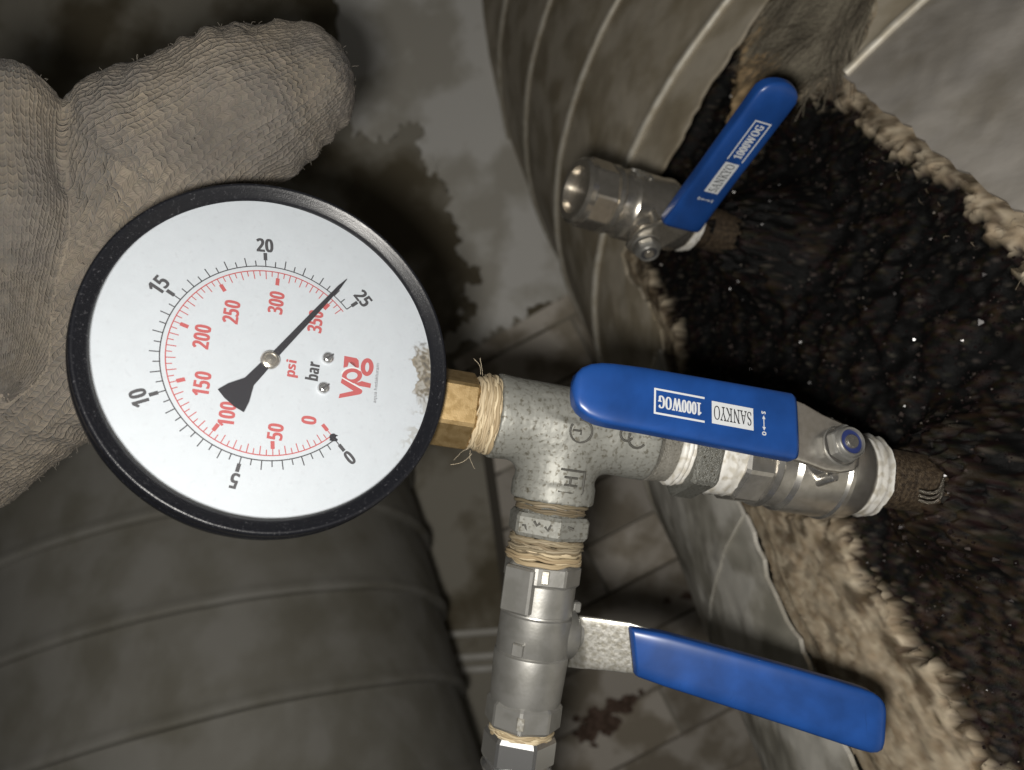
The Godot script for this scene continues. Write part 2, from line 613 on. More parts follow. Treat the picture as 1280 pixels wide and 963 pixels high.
# ---------------------------------------------------------------- scene
func _ready() -> void:
	var cam := Camera3D.new()
	cam.name = "camera"
	add_child(cam)
	cam.transform = LAY
	var at := CameraAttributesPhysical.new()
	at.frustum_focal_length = 24.922
	at.exposure_aperture = 11.5
	at.frustum_focus_distance = 0.235
	at.frustum_near = 0.02
	at.frustum_far = 20.0
	cam.attributes = at
	cam.fov = rad_to_deg(2.0 * atan(CY / F))
	cam.near = 0.02
	cam.far = 20.0
	cam.current = true

	var we := WorldEnvironment.new()
	we.name = "surroundings"
	var env := Environment.new()
	env.background_mode = Environment.BG_COLOR
	env.background_color = lin(0.024, 0.0235, 0.022)
	env.tonemap_mode = Environment.TONE_MAPPER_LINEAR
	env.tonemap_exposure = 1.0
	env.sdfgi_enabled = true
	env.ssao_enabled = true
	env.ssil_enabled = true
	we.environment = env
	add_child(we)

	# the flash beside the lens: the only lamp
	var fl := OmniLight3D.new()
	fl.name = "camera_flash"
	fl.light_energy = 0.157
	fl.light_color = lin(1.0, 0.965, 0.9)
	fl.light_size = 0.008
	fl.omni_range = 6.0
	fl.omni_attenuation = 2.0
	fl.shadow_enabled = true
	add_child(fl)
	fl.position = LAY * Vector3(-0.012, -0.0175, 0.012)

	rng.seed = 20
	nz.seed = 5
	nz.frequency = 0.01
	ns.seed = 15
	ns.frequency = 0.01
	ns.fractal_type = FastNoiseLite.FRACTAL_NONE
	CE = CD.cross(CN)
	make_materials()
	build_floor()
	build_far_pipe()
	build_clad_pipe()
	build_run()
	build_branch()
	build_upper_valve()
	build_gauge()
	build_glove()


# ---------------------------------------------------------------- ground
func ragged(pts: Array, amp: float, step: float, sd: float, rate := 30.0) -> PackedVector2Array:
	# an outline with its long sides broken up
	var out := PackedVector2Array()
	for k in pts.size():
		var a: Vector2 = pts[k]
		var b: Vector2 = pts[(k + 1) % pts.size()]
		var m := maxi(1, int(a.distance_to(b) / step))
		for j in m:
			var p := a.lerp(b, float(j) / m)
			if rate > 1000.0:
				var nrm := (b - a).orthogonal().normalized()
				var fade := minf(1.0, 4.0 * minf(float(j) / m, 1.0 - float(j) / m))
				out.append(p + nrm * fade * amp * (nz.get_noise_3d(p.x * rate, p.y * rate, sd) * 2.0 + rng.randf_range(-0.18, 0.18)))
				continue
			out.append(p + Vector2(nz.get_noise_3d(p.x * rate, p.y * rate, sd), nz.get_noise_3d(p.x * rate, p.y * rate, sd + 50.0)) * amp * 2.0)
	return out


func flat_px(pts: Array, z: float) -> Array:
	var o := []
	for p in pts:
		var q := P(p[0], p[1], -z)
		o.append(Vector2(q.x, q.y))
	return o


func build_floor() -> void:
	base = Vector3(0, 0, -0.95)
	var fl := Node3D.new()
	fl.name = "floor"
	add_child(fl)
	fl.transform = LAY * Transform3D(Basis(), base)
	fl.set_meta("kind", "structure")
	fl.set_meta("label", "dark grey concrete floor under the pipes, partly painted pale grey")
	fl.set_meta("category", "floor")
	var mb := MB.new()
	box(mb, Transform3D(Basis(), Vector3(0, 0, -1.0)), Vector3(2.6, 2.6, 0.05))
	part("screed", mb, M.floor, fl)
	var idt := Transform3D(Basis(), Vector3.ZERO)
	# pale paint with a worn, ragged edge
	mb = MB.new()
	var pp := flat_px([[395, -260], [760, -260], [900, 300], [700, 372], [560, 442], [556, 425], [596, 388], [575, 370], [604, 352], [572, 318], [566, 268], [548, 222], [528, 190], [522, 150], [496, 168], [440, 172], [425, 60]], -0.949)
	var big := PackedVector2Array()
	for q in ragged(pp, 0.011, 0.0022, 3.0, 4200.0):
		big.append(q * 1000.0)
	if Geometry2D.is_polygon_clockwise(big):
		big.reverse()
	for piece in Geometry2D.offset_polygon(big, 0.25):
		if not Geometry2D.is_polygon_clockwise(piece) and piece.size() > 4:
			var small := PackedVector2Array()
			for q in piece:
				small.append(q / 1000.0)
			plate(mb, small, idt, -0.95, -0.9485)
	for bl in [[505, 105, 26, 16], [487, 128, 16, 12], [540, 205, 8, 14], [588, 300, 6, 7], [575, 390, 5, 4]]:
		var pc := P(bl[0], bl[1], 0.9484)
		var pts := []
		for k in 14:
			pts.append(Vector2(pc.x, pc.y) + Vector2.from_angle(TAU * k / 14) * Vector2(bl[2], bl[3]) * 0.00095 * rng.randf_range(0.6, 1.25))
		plate(mb, PackedVector2Array(pts), idt, -0.95, -0.9489)
	part("pale_paint", mb, M.paint, fl)
	# lower pale panel and its ledge below the gauge stem
	mb = MB.new()
	plate(mb, ragged(flat_px([[380, 470], [590, 470], [604, 570], [640, 800], [650, 1150], [380, 1150]], -0.949), 0.002, 0.01, 9.0), idt, -0.95, -0.9485)
	part("pale_paint", mb, M.paint_low if M.has("paint_low") else M.floor, fl)
	for yy in [[796, 806], [826, 834], [842, 850]]:
		mb = MB.new()
		var a := P(420, yy[0] + 8, 0.94)
		var b := P(640, yy[0] - 8, 0.94)
		tube(mb, [a, b], 0.004, 10)
		part("conduit", mb, M.paint, fl)
	# brown tiles
	var tiles := [noise_tex(0.01, Color(0.78, 0.76, 0.72), Color.WHITE, FastNoiseLite.TYPE_SIMPLEX_SMOOTH, 6, 0.3, 0.62, 41)]
	var tm := []
	for k in 3:
		tm.append(mat(lin(0.60, 0.55, 0.485) * (0.93 + 0.07 * k), 0.72, 0.0, tiles[0], 2.2 + 0.3 * k, M.fine, 0.02))
	var dirx := (P(848, 698, 0.9) - P(762, 743, 0.9)).normalized()
	var diry := Vector3(-dirx.y, dirx.x, 0)
	var o0 := P(762, 743, 0.94)
	var clip := PackedVector2Array(flat_px([[615, 560], [566, 452], [720, 362], [1000, 300], [1200, 500], [1200, 1150], [660, 1150], [648, 800]], -0.94))
	var pitch := 0.062
	for r in range(-7, 8):
		for q in range(-4, 5):
			var mid := o0 + diry * ((r + 0.5) * pitch) + dirx * ((q + 0.5) * 0.31 + 0.11 * (r % 3))
			var cs := PackedVector2Array()
			for e in [[-1, -1], [1, -1], [1, 1], [-1, 1]]:
				var p: Vector3 = mid + dirx * e[0] * 0.1535 + diry * e[1] * (pitch / 2 - 0.0016)
				cs.append(Vector2(p.x, p.y))
			for piece in Geometry2D.intersect_polygons(cs, clip):
				mb = MB.new()
				plate(mb, piece, idt, -0.9495, -0.941 + rng.randf_range(-0.001, 0.001))
				part("tile", mb, tm[rng.randi() % 3], fl)
	mb = MB.new()
	plate(mb, PackedVector2Array(flat_px([[600, 545], [566, 452], [580, 448], [622, 560], [655, 800], [670, 1150], [645, 1150], [636, 800]], -0.945)), idt, -0.9495, -0.944)
	part("dark_border", mb, M.strip, fl)
	# rust stain on the tiles
	var stain := mat(lin(0.16, 0.105, 0.08), 0.8, 0.0, tiles[0], 20.0)
	for sp in [[748, 902, 20, 15], [770, 884, 18, 10], [788, 876, 11, 7], [730, 918, 12, 10], [757, 915, 7, 5], [720, 899, 4, 3], [802, 866, 3, 3], [742, 932, 4, 3], [860, 745, 7, 4], [835, 752, 4, 3]]:
		mb = MB.new()
		var c0 := P(sp[0], sp[1], 0.9385)
		var pl := []
		for k in 26:
			var d := Vector2.from_angle(TAU * k / 26.0)
			pl.append(Vector2(c0.x, c0.y) + d * Vector2(sp[2], sp[3]) * 0.00094 * (1.0 + 0.9 * nz.get_noise_2d(d.x * 90.0 + sp[0], d.y * 90.0 + sp[1]) + rng.randf_range(-0.12, 0.12)))
		plate(mb, PackedVector2Array(pl), idt, -0.945, -0.9385 + 0.0001 * (sp[0] % 7))
		part("stain", mb, stain, fl)


# ---------------------------------------------------------------- second pipe
func build_far_pipe() -> void:
	var A := Vector3(-0.2679, -0.2011, -0.6964)
	var D := Vector3(-0.279, 0.849, -0.45).normalized()
	var R := 0.2
	var t := thing("insulated_pipe", "dark olive banded insulated pipe behind the gauge, lower left", "pipe", A - D * 0.4)
	var fr := frame(A, D, Vector3(0, 0, 1))
	var ts := [-0.42, -0.32, -0.252, -0.184, -0.1175, -0.05, 0.0152, 0.083, 0.151, 0.219, 0.287, 0.36]
	for k in ts.size() - 1:
		var mb := MB.new()
		var rows := []
		var steps := [[ts[k] - 0.004, R - 0.004], [ts[k] - 0.0035, R + 0.0035], [ts[k], R + 0.0045], [ts[k] + 0.004, R + 0.003]]
		for j in 7:
			steps.append([lerpf(ts[k] + 0.008, ts[k + 1], j / 6.0), R + 0.002 - 0.004 * j / 6.0])
		for s in steps:
			var row := PackedVector3Array()
			for q in 120:
				var a := TAU * q / 120
				var rr: float = s[1] + 0.0012 * nz.get_noise_3d(cos(a) * 160.0, sin(a) * 160.0, s[0] * 900.0) + 0.0005 * nz.get_noise_3d(cos(a) * 600.0, sin(a) * 600.0, s[0] * 3000.0)
				var tz: float = s[0] + 0.002 * nz.get_noise_2d(a * 60.0, k * 90.0)
				row.append(fr * Vector3(cos(a) * rr, sin(a) * rr, tz))
			rows.append(row)
		mb.grid(rows, true)
		part("jacket_band", mb, M.clad_dark, t)


# ---------------------------------------------------------------- the big clad pipe
func cyl(th: float, t: float, r: float) -> Vector3:
	return CA + CD * t + (CN * cos(th) + CE * sin(th)) * r


func cyl_hit(u: float, w: float) -> Vector2:
	# (arc in millimetres, place along the axis in millimetres) where that line of sight meets the pipe
	var d := P(u, w, 1.0)
	var dp := d - CD * d.dot(CD)
	var ap := -CA + CD * CA.dot(CD)
	var a := dp.dot(dp)
	var b := 2.0 * dp.dot(ap)
	var c := ap.dot(ap) - CR * CR
	var q := maxf(0.0, b * b - 4.0 * a * c)
	var x := d * ((-b - sqrt(q)) / 2.0 / a) - CA
	return Vector2(atan2(x.dot(CE), x.dot(CN)) * CR, x.dot(CD)) * 1000.0


func on_pipe(px: Array) -> PackedVector2Array:
	var o := PackedVector2Array()
	for p in px:
		o.append(cyl_hit(p[0], p[1]))
	return o


func skin_r(q: Vector2) -> float:
	# dents of the jackets, metres
	var k := 1.0 if q.y < 190.0 else 0.45
	return (0.0016 * nz.get_noise_2d(q.x * 1.6, q.y * 1.6 + 300.0) + 0.0006 * nz.get_noise_2d(q.x * 6.0, q.y * 6.0)) * k


func sheet(mb: MB, polys: Array, step: float, lift: Callable, thick: float) -> void:
	# a curved sheet over (arc, along) outlines in mm, with its cut edge
	for poly in polys:
		if Geometry2D.is_polygon_clockwise(poly):
			continue
		var lo: Vector2 = poly[0]
		var hi: Vector2 = poly[0]
		for p in poly:
			lo = lo.min(p)
			hi = hi.max(p)
		var nx := int(ceil((hi.x - lo.x) / step))
		var ny := int(ceil((hi.y - lo.y) / step))
		var ins := []
		for y in ny + 1:
			var row := PackedByteArray()
			for x in nx + 1:
				row.append(1 if Geometry2D.is_point_in_polygon(lo + Vector2(x, y) * step, poly) else 0)
			ins.append(row)
		# cells near the outline
		var edge := {}
		for k in poly.size():
			var a: Vector2 = poly[k]
			var b: Vector2 = poly[(k + 1) % poly.size()]
			var m := int(a.distance_to(b) / (step * 0.4)) + 1
			for j in m + 1:
				var c := Vector2i(((a.lerp(b, float(j) / m) - lo) / step).floor())
				for dx in [-1, 0, 1]:
					for dy in [-1, 0, 1]:
						edge[c + Vector2i(dx, dy)] = true
		for y in ny:
			for x in nx:
				var cell := PackedVector2Array([lo + Vector2(x, y) * step, lo + Vector2(x + 1, y) * step, lo + Vector2(x + 1, y + 1) * step, lo + Vector2(x, y + 1) * step])
				if edge.has(Vector2i(x, y)):
					for piece in Geometry2D.intersect_polygons(cell, poly):
						var ids := Geometry2D.triangulate_polygon(piece)
						for k in range(0, ids.size(), 3):
							sheet_tri(mb, piece[ids[k]], piece[ids[k + 1]], piece[ids[k + 2]], lift)
				elif ins[y][x] == 1:
					sheet_tri(mb, cell[0], cell[1], cell[2], lift)
					sheet_tri(mb, cell[0], cell[2], cell[3], lift)
		for k in poly.size():
			var a: Vector2 = poly[k]
			var b: Vector2 = poly[(k + 1) % poly.size()]
			var m := int(a.distance_to(b) / step) + 1
			for j in m:
				var p := a.lerp(b, float(j) / m)
				var q := a.lerp(b, float(j + 1) / m)
				var o := (q - p).orthogonal()
				var mid := cyl(p.x / 1000.0 / CR, p.y / 1000.0, CR)
				mb.flat(cyl(p.x / 1000.0 / CR, p.y / 1000.0, CR + lift.call(p)), cyl(q.x / 1000.0 / CR, q.y / 1000.0, CR + lift.call(q)),
					cyl(q.x / 1000.0 / CR, q.y / 1000.0, CR + lift.call(q) - thick), cyl(p.x / 1000.0 / CR, p.y / 1000.0, CR + lift.call(p) - thick),
					cyl((p + o * 0.1).x / 1000.0 / CR, (p + o * 0.1).y / 1000.0, CR) - mid)


func sheet_pt(q: Vector2, lift: Callable) -> Vector3:
	return cyl(q.x / 1000.0 / CR, q.y / 1000.0, CR + lift.call(q))


func sheet_tri(mb: MB, a: Vector2, b: Vector2, c: Vector2, lift: Callable) -> void:
	var pp := []
	var nn := []
	for q in [a, b, c]:
		var p := sheet_pt(q, lift)
		pp.append(p)
		var m := (sheet_pt(q + Vector2(1.5, 0), lift) - p).cross(sheet_pt(q + Vector2(0, 1.5), lift) - p).normalized()
		if m.dot(p - CA - CD * (p - CA).dot(CD)) < 0.0:
			m = -m
		nn.append(m)
	mb.tri(pp[0], pp[1], pp[2], nn[0], nn[1], nn[2])


func seg_dist(p: Vector2, poly: PackedVector2Array) -> float:
	var d := 1e9
	for k in poly.size():
		d = minf(d, p.distance_squared_to(Geometry2D.get_closest_point_to_segment(p, poly[k], poly[(k + 1) % poly.size()])))
	return sqrt(d)


func build_clad_pipe() -> void:
	var t := thing("insulated_pipe", "big clad pipe with raised seams and a torn hole of black insulation", "pipe", cyl(0, 0, CR) - CN * CR)
	var left_edge := [[1010, -60], [962, -10], [930, 42], [888, 102], [850, 172], [822, 222], [795, 280], [776, 318], [783, 345], [808, 378], [824, 412], [838, 462], [862, 520], [900, 585], [938, 642], [961, 698], [965, 722], [980, 758], [1006, 800], [1016, 830], [1045, 895], [1068, 942], [1090, 975], [1150, 1060], [1190, 1140]]
	var right_edge := [[1500, 1150], [1600, 500], [1440, 390], [1330, 312], [1272, 266], [1228, 232], [1189, 206], [1150, 174], [1125, 151], [1108, 141], [1085, 121], [1058, 97], [1075, 60], [1095, 20], [1110, -60]]
	var hole := ragged(Array(on_pipe(left_edge + right_edge)), 1.6, 5.0, 12.0)
	var s0 := -170.0 * PI / 180.0 * CR * 1000.0
	var s1 := 170.0 * PI / 180.0 * CR * 1000.0
	var skin := func(q: Vector2) -> float: return skin_r(q)
	var ts := [-260.0, -65.0, 65.0, 194.5, 324.0, 450.0, 578.5, 712.5, 842.0, 972.0, 1100.0]
	for k in range(0, ts.size() - 1):
		var lim := 95.0 * PI / 180.0 * CR * 1000.0
		var strip := PackedVector2Array([Vector2(-lim, ts[k]), Vector2(lim, ts[k]), Vector2(lim, ts[k + 1]), Vector2(-lim, ts[k + 1])])
		var mb := MB.new()
		var pieces := [strip]
		if ts[k] < 330.0:
			pieces = Geometry2D.clip_polygons(strip, hole)
		# on the far side of the hole the nearer bands are the foil sheet, one step higher
		for piece in pieces:
			var mid := 0.0
			for q in piece:
				mid += q.x / piece.size()
			var foil: bool = ts[k] < 190.0 and mid > 0.0
			mb = MB.new()
			sheet(mb, [piece], 7.0 if ts[k] < 330.0 else 14.0, func(q: Vector2) -> float: return skin_r(q) + (0.0035 if ts[k] < 190.0 else 0.0) + 0.0012 * smoothstep(12.0, 0.0, q.y - ts[k]), 0.0022)
			if mb.v.size():
				part("jacket_band", mb, M.foil if foil else M.zinc if ts[k] < 190.0 else M.clad, t, "crumpled grey foil jacket sheet" if foil else "")
		# raised seam
		if k > 0 and ts[k] > 100.0:
			var run := []
			var mb2 := MB.new()
			for j in 241:
				var a := deg_to_rad(-95.0 + 190.0 * j / 240.0)
				var q := Vector2(a * CR * 1000.0, ts[k])
				var inside := Geometry2D.is_point_in_polygon(q, hole)
				if not inside:
					run.append(cyl(a, ts[k] / 1000.0 + 0.0012 * nz.get_noise_2d(a * 200.0, k * 70.0), CR + skin_r(q) + (0.0035 if ts[k] < 200.0 else 0.0012)))
				if inside or j == 240:
					if run.size() > 2:
						tube(mb2, run, 0.0026, 10)
					run = []
			if mb2.v.size():
				part("seam_bead", mb2, M.bead, t)
	# exposed insulation
	var dark := on_pipe([[1000, -40], [922, 30], [876, 98], [842, 158], [812, 218], [784, 272], [790, 318], [812, 360], [836, 410], [850, 470], [905, 570], [960, 628], [1010, 648], [1050, 652], [1064, 690], [1062, 730], [1096, 742], [1108, 790], [1130, 830], [1160, 842], [1176, 880], [1215, 940], [1250, 1010], [1300, 1150], [1500, 1150], [1600, 520], [1440, 440], [1330, 372], [1282, 340], [1240, 292], [1208, 262], [1195, 230], [1172, 212], [1150, 206], [1128, 183], [1098, 178], [1062, 138], [1035, 116], [1012, 112], [985, 122], [1000, 60]])
	var tan_patch := on_pipe([[938, 14], [966, 12], [976, 60], [970, 108], [952, 122], [930, 168], [902, 212], [884, 232], [896, 170], [906, 112], [912, 70]])
	var lo := Vector2(1e9, 1e9)
	var hi := -lo
	for p in hole:
		lo = lo.min(p)
		hi = hi.max(p)
	lo -= Vector2(12, 12)
	hi += Vector2(12, 12)
	lo.y = maxf(lo.y, -170.0)
	var st := 1.7
	var nx := int((hi.x - lo.x) / st)
	var ny := int((hi.y - lo.y) / st)
	# distances on a coarse lattice first
	var cs := 6.8
	var mx := int((hi.x - lo.x) / cs) + 3
	var my := int((hi.y - lo.y) / cs) + 3
	var dh := []
	var dd := []
	var dt := []
	for y in my:
		var ra := PackedFloat32Array()
		var rb := PackedFloat32Array()
		var rc := PackedFloat32Array()
		for x in mx:
			var p := lo + Vector2(x, y) * cs
			ra.append(seg_dist(p, hole) * (1.0 if Geometry2D.is_point_in_polygon(p, hole) else -1.0))
			rb.append(seg_dist(p, dark) * (1.0 if Geometry2D.is_point_in_polygon(p, dark) else -1.0))
			rc.append(seg_dist(p, tan_patch) * (1.0 if Geometry2D.is_point_in_polygon(p, tan_patch) else -1.0))
		dh.append(ra)
		dd.append(rb)
		dt.append(rc)
	var look := func(g: Array, p: Vector2) -> float:
		var q := (p - lo) / cs
		var x := int(q.x)
		var y := int(q.y)
		var f := q - Vector2(x, y)
		return lerpf(lerpf(g[y][x], g[y][x + 1], f.x), lerpf(g[y + 1][x], g[y + 1][x + 1], f.x), f.y)
	var mb := MB.new()
	var idx := {}
	var spots := []
	for y in ny:
		for x in nx:
			var p := lo + Vector2(x, y) * st
			var h: float = look.call(dh, p)
			if h < -11.0:
				continue
			var n1 := nz.get_noise_2d(p.x * 5.0, p.y * 5.0)
			var n2 := nz.get_noise_2d(p.x * 16.0 + 900.0, p.y * 16.0)
			var n3 := nz.get_noise_2d(p.x * 40.0, p.y * 40.0 + 700.0)
			var n4 := nz.get_noise_2d(p.x * 110.0, p.y * 110.0 + 100.0)
			var b: float = look.call(dd, p) + n1 * 7.0 + n2 * 7.0 + n3 * 5.0
			var k := smoothstep(-2.5, 1.5, b)
			var tp: float = smoothstep(-3.0, 5.0, float(look.call(dt, p)) + n2 * 7.0 + n3 * 5.0)
			var smear: float = smoothstep(-34.0, -2.0, b) * smoothstep(0.05, 0.45, nz.get_noise_2d(p.x * 9.0 + 50.0, p.y * 4.0) + 0.12) * (1.0 - tp)
			k *= 1.0 - tp
			var m1 := ns.get_noise_2d(p.x * 5.0, p.y * 5.0)
			var m2 := ns.get_noise_2d(p.x * 13.0, p.y * 13.0 + 200.0)
			var r := -0.0035 + m1 * 0.0010 + m2 * 0.0003 + n3 * 0.0002 + n4 * 0.0003
			var rd: float = -0.0085 - 0.006 * smoothstep(0.0, 30.0, b) + n1 * 0.0045 + m2 * 0.0006 + n3 * 0.0007 + absf(n4) * 0.0007
			# tar heaped round the tappings
			var dm := minf(p.length(), p.distance_to(cyl_hit(938, 301)))
			rd += (0.028 if p.y < 90.0 else 0.031) * smoothstep(42.0, 11.0, dm) * (1.0 + 0.35 * n2)
			r = lerpf(r, rd, k)
			r = lerpf(r, -0.006, smoothstep(3.0, -2.0, h))
			var cream := Color(0.46, 0.39, 0.29).lerp(Color(0.22, 0.155, 0.092), clampf(0.5 + m2 * 0.35 + m1 * 0.5 + n2 * 0.7, 0, 1))
			cream = cream.lerp(Color(0.56, 0.50, 0.39), clampf(m1 * 0.7 + n2 * 0.5, 0, 1))
			var spot := smoothstep(0.2, 0.46, nz.get_noise_2d(p.x * 4.5 + 400.0, p.y * 4.5) + n3 * 0.3)
			cream = cream.lerp(Color(0.06, 0.042, 0.026), spot * 0.6)
			cream = cream.lerp(Color(0.48, 0.34, 0.19) * (0.85 + 0.6 * m2), tp * 0.9)
			var brown: float = clampf(smoothstep(60.0, -70.0, p.y) * 0.4 + n1 * 0.55, 0.0, 1.0)
			var drk := Color(0.006, 0.005, 0.0045).lerp(Color(0.06, 0.04, 0.026), brown * clampf(0.5 + n2 * 1.6 + n3 * 1.2, 0, 1))
			drk = drk.lerp(Color(0.09, 0.078, 0.065), clampf((n4 + n3 * 0.6 - 0.38) * 3.0, 0, 1) * 0.5)
			cream = cream.lerp(Color(0.05, 0.034, 0.02), smear * 0.85)
			cream = cream * (0.95 + 0.22 * n4 + 0.25 * n3)
			var c := cream.lerp(drk, k)
			idx[Vector2i(x, y)] = mb.v.size()
			mb.v.append(cyl(p.x / 1000.0 / CR, p.y / 1000.0, CR + r))
			mb.n.append(Vector3.ZERO)
			mb.c.append(c)
			if k > 0.9 and h > 4.0:
				spots.append(mb.v[mb.v.size() - 1])
	for key in idx:
		var b = idx.get(key + Vector2i(1, 0))
		var d = idx.get(key + Vector2i(0, 1))
		var e = idx.get(key + Vector2i(1, 1))
		if b != null and d != null and e != null:
			mb.i.append_array(PackedInt32Array([idx[key], d, b, b, d, e]))
	mb.n = net_normals(mb.v, mb.i)
	var want := cyl(0, 0.1, 1.0) - cyl(0, 0.1, 0.0)
	var sum := Vector3.ZERO
	for q in mb.n:
		sum += q
	if sum.dot(want) < 0.0:
		for q in mb.n.size():
			mb.n[q] = -mb.n[q]
		for q in range(0, mb.i.size(), 3):
			var sw := mb.i[q]
			mb.i[q] = mb.i[q + 1]
			mb.i[q + 1] = sw
	part("exposed_insulation", mb, M.insul, t, "soaked black and cream insulation laid bare by the torn jacket")
	# wet crumbs that glint in the flash
	mb = MB.new()
	for k in 3000:
		var p: Vector3 = spots[rng.randi() % spots.size()]
		var g := rng.randf()
		var s := rng.randf_range(0.0004, 0.0011) * (1.0 + 1.6 * pow(rng.randf(), 8.0)) * (0.6 if g > 0.95 else 1.0)
		mb.col = Color(0.012, 0.010, 0.008) if g < 0.8 else Color(0.055, 0.047, 0.04) if g < 0.97 else Color(0.2, 0.18, 0.155)
		var bs := Basis.from_euler(Vector3(rng.randf() * TAU, rng.randf() * TAU, 0)).scaled(Vector3(s, s * rng.randf_range(0.5, 1.0), s * rng.randf_range(0.5, 1.0)))
		var ax := [bs.x, bs.y, -bs.x, -bs.y]
		for j in 4:
			for e in [bs.z, -bs.z]:
				var m: Vector3 = (ax[j] + ax[(j + 1) % 4] + e).normalized()
				mb.tri(p + ax[j], p + ax[(j + 1) % 4], p + e, m, m, m)
	part("loose_crumbs", mb, M.crumb, t, "", true)
	# glass-fibre strands combed out at the top of the hole, and along the cream rim
	mb = MB.new()
	for k in 3600:
		var u := rng.randf_range(955, 1085)
		var w := rng.randf_range(-60, 118)
		if w > 120.0 - absf(u - 1015.0) * 0.6 - 34.0 * rng.randf():
			continue
		var q := cyl_hit(u, w)
		var ln := rng.randf_range(0.012, 0.05)
		var field := nz.get_noise_2d(q.x * 1.7, q.y * 1.7 + 60.0)
		var dr := Vector2(1.0, -0.05).rotated(field * 2.6 + rng.randf_range(-0.22, 0.22))
		if not Geometry2D.is_point_in_polygon(q + dr * ln * 560.0, hole) or not Geometry2D.is_point_in_polygon(q - dr * ln * 560.0, hole):
			continue
		var a := q.x / 1000.0 / CR
		var tt := q.y / 1000.0
		var pts := []
		var h0 := rng.randf_range(-0.004, 0.003) + 0.008 * nz.get_noise_2d(q.x * 3.0, q.y * 3.0)
		var bow := rng.randf_range(-0.003, 0.003)
		for j in 8:
			var f := j / 7.0 - 0.5
			var bd := bow * (1.0 - 4.0 * f * f)
			pts.append(cyl(a + (dr.x * f * ln - dr.y * bd) / CR, tt + dr.y * f * ln + dr.x * bd, CR + h0 * (1.0 - 4.0 * f * f) - 0.001 + rng.randf_range(-0.0002, 0.0002)))
		var g := clampf(rng.randf() * 0.6 + 0.5 + nz.get_noise_2d(q.x * 4.0 + 30.0, q.y * 4.0) * 1.6, 0.0, 1.0)
		mb.col = Color(0.055, 0.045, 0.032).lerp(Color(0.25, 0.22, 0.165), g * g)
		tube(mb, pts, rng.randf_range(0.00008, 0.00024), 3, false)
	part("glass_fibre", mb, M.fibre, t, "", true)
	mb = MB.new()
	for k in 900:
		var e0 := rng.randi() % hole.size()
		var q := hole[e0].lerp(hole[(e0 + 1) % hole.size()], rng.randf())
		if q.y > 215.0 or q.y < -110.0:
			continue
		var inw := Vector2(rng.randf_range(-1, 1), rng.randf_range(-1, 1)) * rng.randf_range(0.0, 26.0)
		q += inw
		if not Geometry2D.is_point_in_polygon(q, hole):
			continue
		var d := Vector2.from_angle(rng.randf() * TAU)
		var ln := rng.randf_range(1.5, 6.0)
		var pts := []
		var h0 := rng.randf_range(-0.003, 0.0005)
		for j in 5:
			pts.append(cyl(q.x / 1000.0 / CR, q.y / 1000.0, CR + h0 + 0.0022 * sin(PI * j / 4.0) * rng.randf_range(0.7, 1.0)))
			q += d * ln / 4.0
			d = d.rotated(rng.randf_range(-0.6, 0.6))
		mb.col = Color(0.16, 0.125, 0.08).lerp(Color(0.38, 0.32, 0.24), rng.randf())
		tube(mb, pts, rng.randf_range(0.00006, 0.00016), 3, false)
	part("torn_fibre", mb, M.fibre, t, "", true)
	# tappings: two rusty stubs with welds
	for s in [[cyl(0, 0, CR), 0.05], [P(938, 301, 0.424), 0.05]]:
		var o: Vector3 = s[0]
		var dr: Vector3 = run_dir() if o.distance_to(cyl(0, 0, CR)) < 0.01 else upper_dir()
		var fr := frame(o, dr, Vector3(0, 0, 1))
		mb = MB.new()
		lathe(mb, fr, [Vector2(-0.03, 0.0109), Vector2(0.032, 0.0109)], 40, 40.0, 0.0004)
		part("pipe_stub", mb, M.rust, t, "short rusty pipe stub")
		mb = MB.new()
		for k in 26:
			var a := rng.randf() * TAU
			var rr := rng.randf_range(0.0105, 0.019)
			var c := fr * Vector3(cos(a) * rr, sin(a) * rr, rng.randf_range(0.004, 0.011))
			blob(mb, c, rng.randf_range(0.0006, 0.0022))
		part("weld_bead", mb, mat(lin(0.02, 0.017, 0.014), 0.6, 0.2, null, 60.0, M.grain, 0.04), t)
		mb = MB.new()
		for k in 3:
			var pts := []
			var cc := P(1168, 607 + k * 6, 0.2775)
			for j in 11:
				var f := j / 10.0 - 0.5
				var w := 1.0 - 4.0 * f * f
				pts.append(cc + Vector3(f * 0.0084, 0.0010 * f * 4.0 - 0.0022 * w, 0.0030 * w - 0.002))
			tube(mb, pts, rng.randf_range(0.00045, 0.0006), 8)
		if dr == run_dir():
			part("wire_coil", mb, M.weld, t)
		else:
			mb = MB.new()
			for k in 16:
				blob(mb, P(rng.randf_range(922, 942), rng.randf_range(278, 312), 0.408), rng.randf_range(0.0006, 0.0017))
			part("weld_spatter", mb, M.weld, t)


func blob(mb: MB, c: Vector3, r: float) -> void:
	var rows := []
	for y in 6:
		var row := PackedVector3Array()
		for x in 8:
			var d := Vector3.UP.rotated(Vector3.RIGHT, PI * (y + 0.02) / 5.04).rotated(Vector3.UP, TAU * x / 8)
			row.append(c + d * r * (1.0 + 0.35 * nz.get_noise_3dv(d * 90.0 + c * 30000.0)))
		rows.append(row)
	mb.grid(rows, true)


# ---------------------------------------------------------------- the run: tapping, ball valve, nipple, tee
func run_tee() -> Vector3:
	return P(702, 533, 0.265)


func run_dir() -> Vector3:
	return (run_tee() - P(1188, 612, 0.30)).normalized()


func upper_dir() -> Vector3:
	return Vector3(-0.9, 0.15, 0.42).normalized()


func s_at(u: float) -> float:
	# distance from the tee's centre, towards the big pipe, of the place on the run seen at column u
	var o := run_tee()
	var a := -run_dir()
	var k := (u - CX) / F
	return -(o.x + k * o.z) / (a.x + k * a.z)


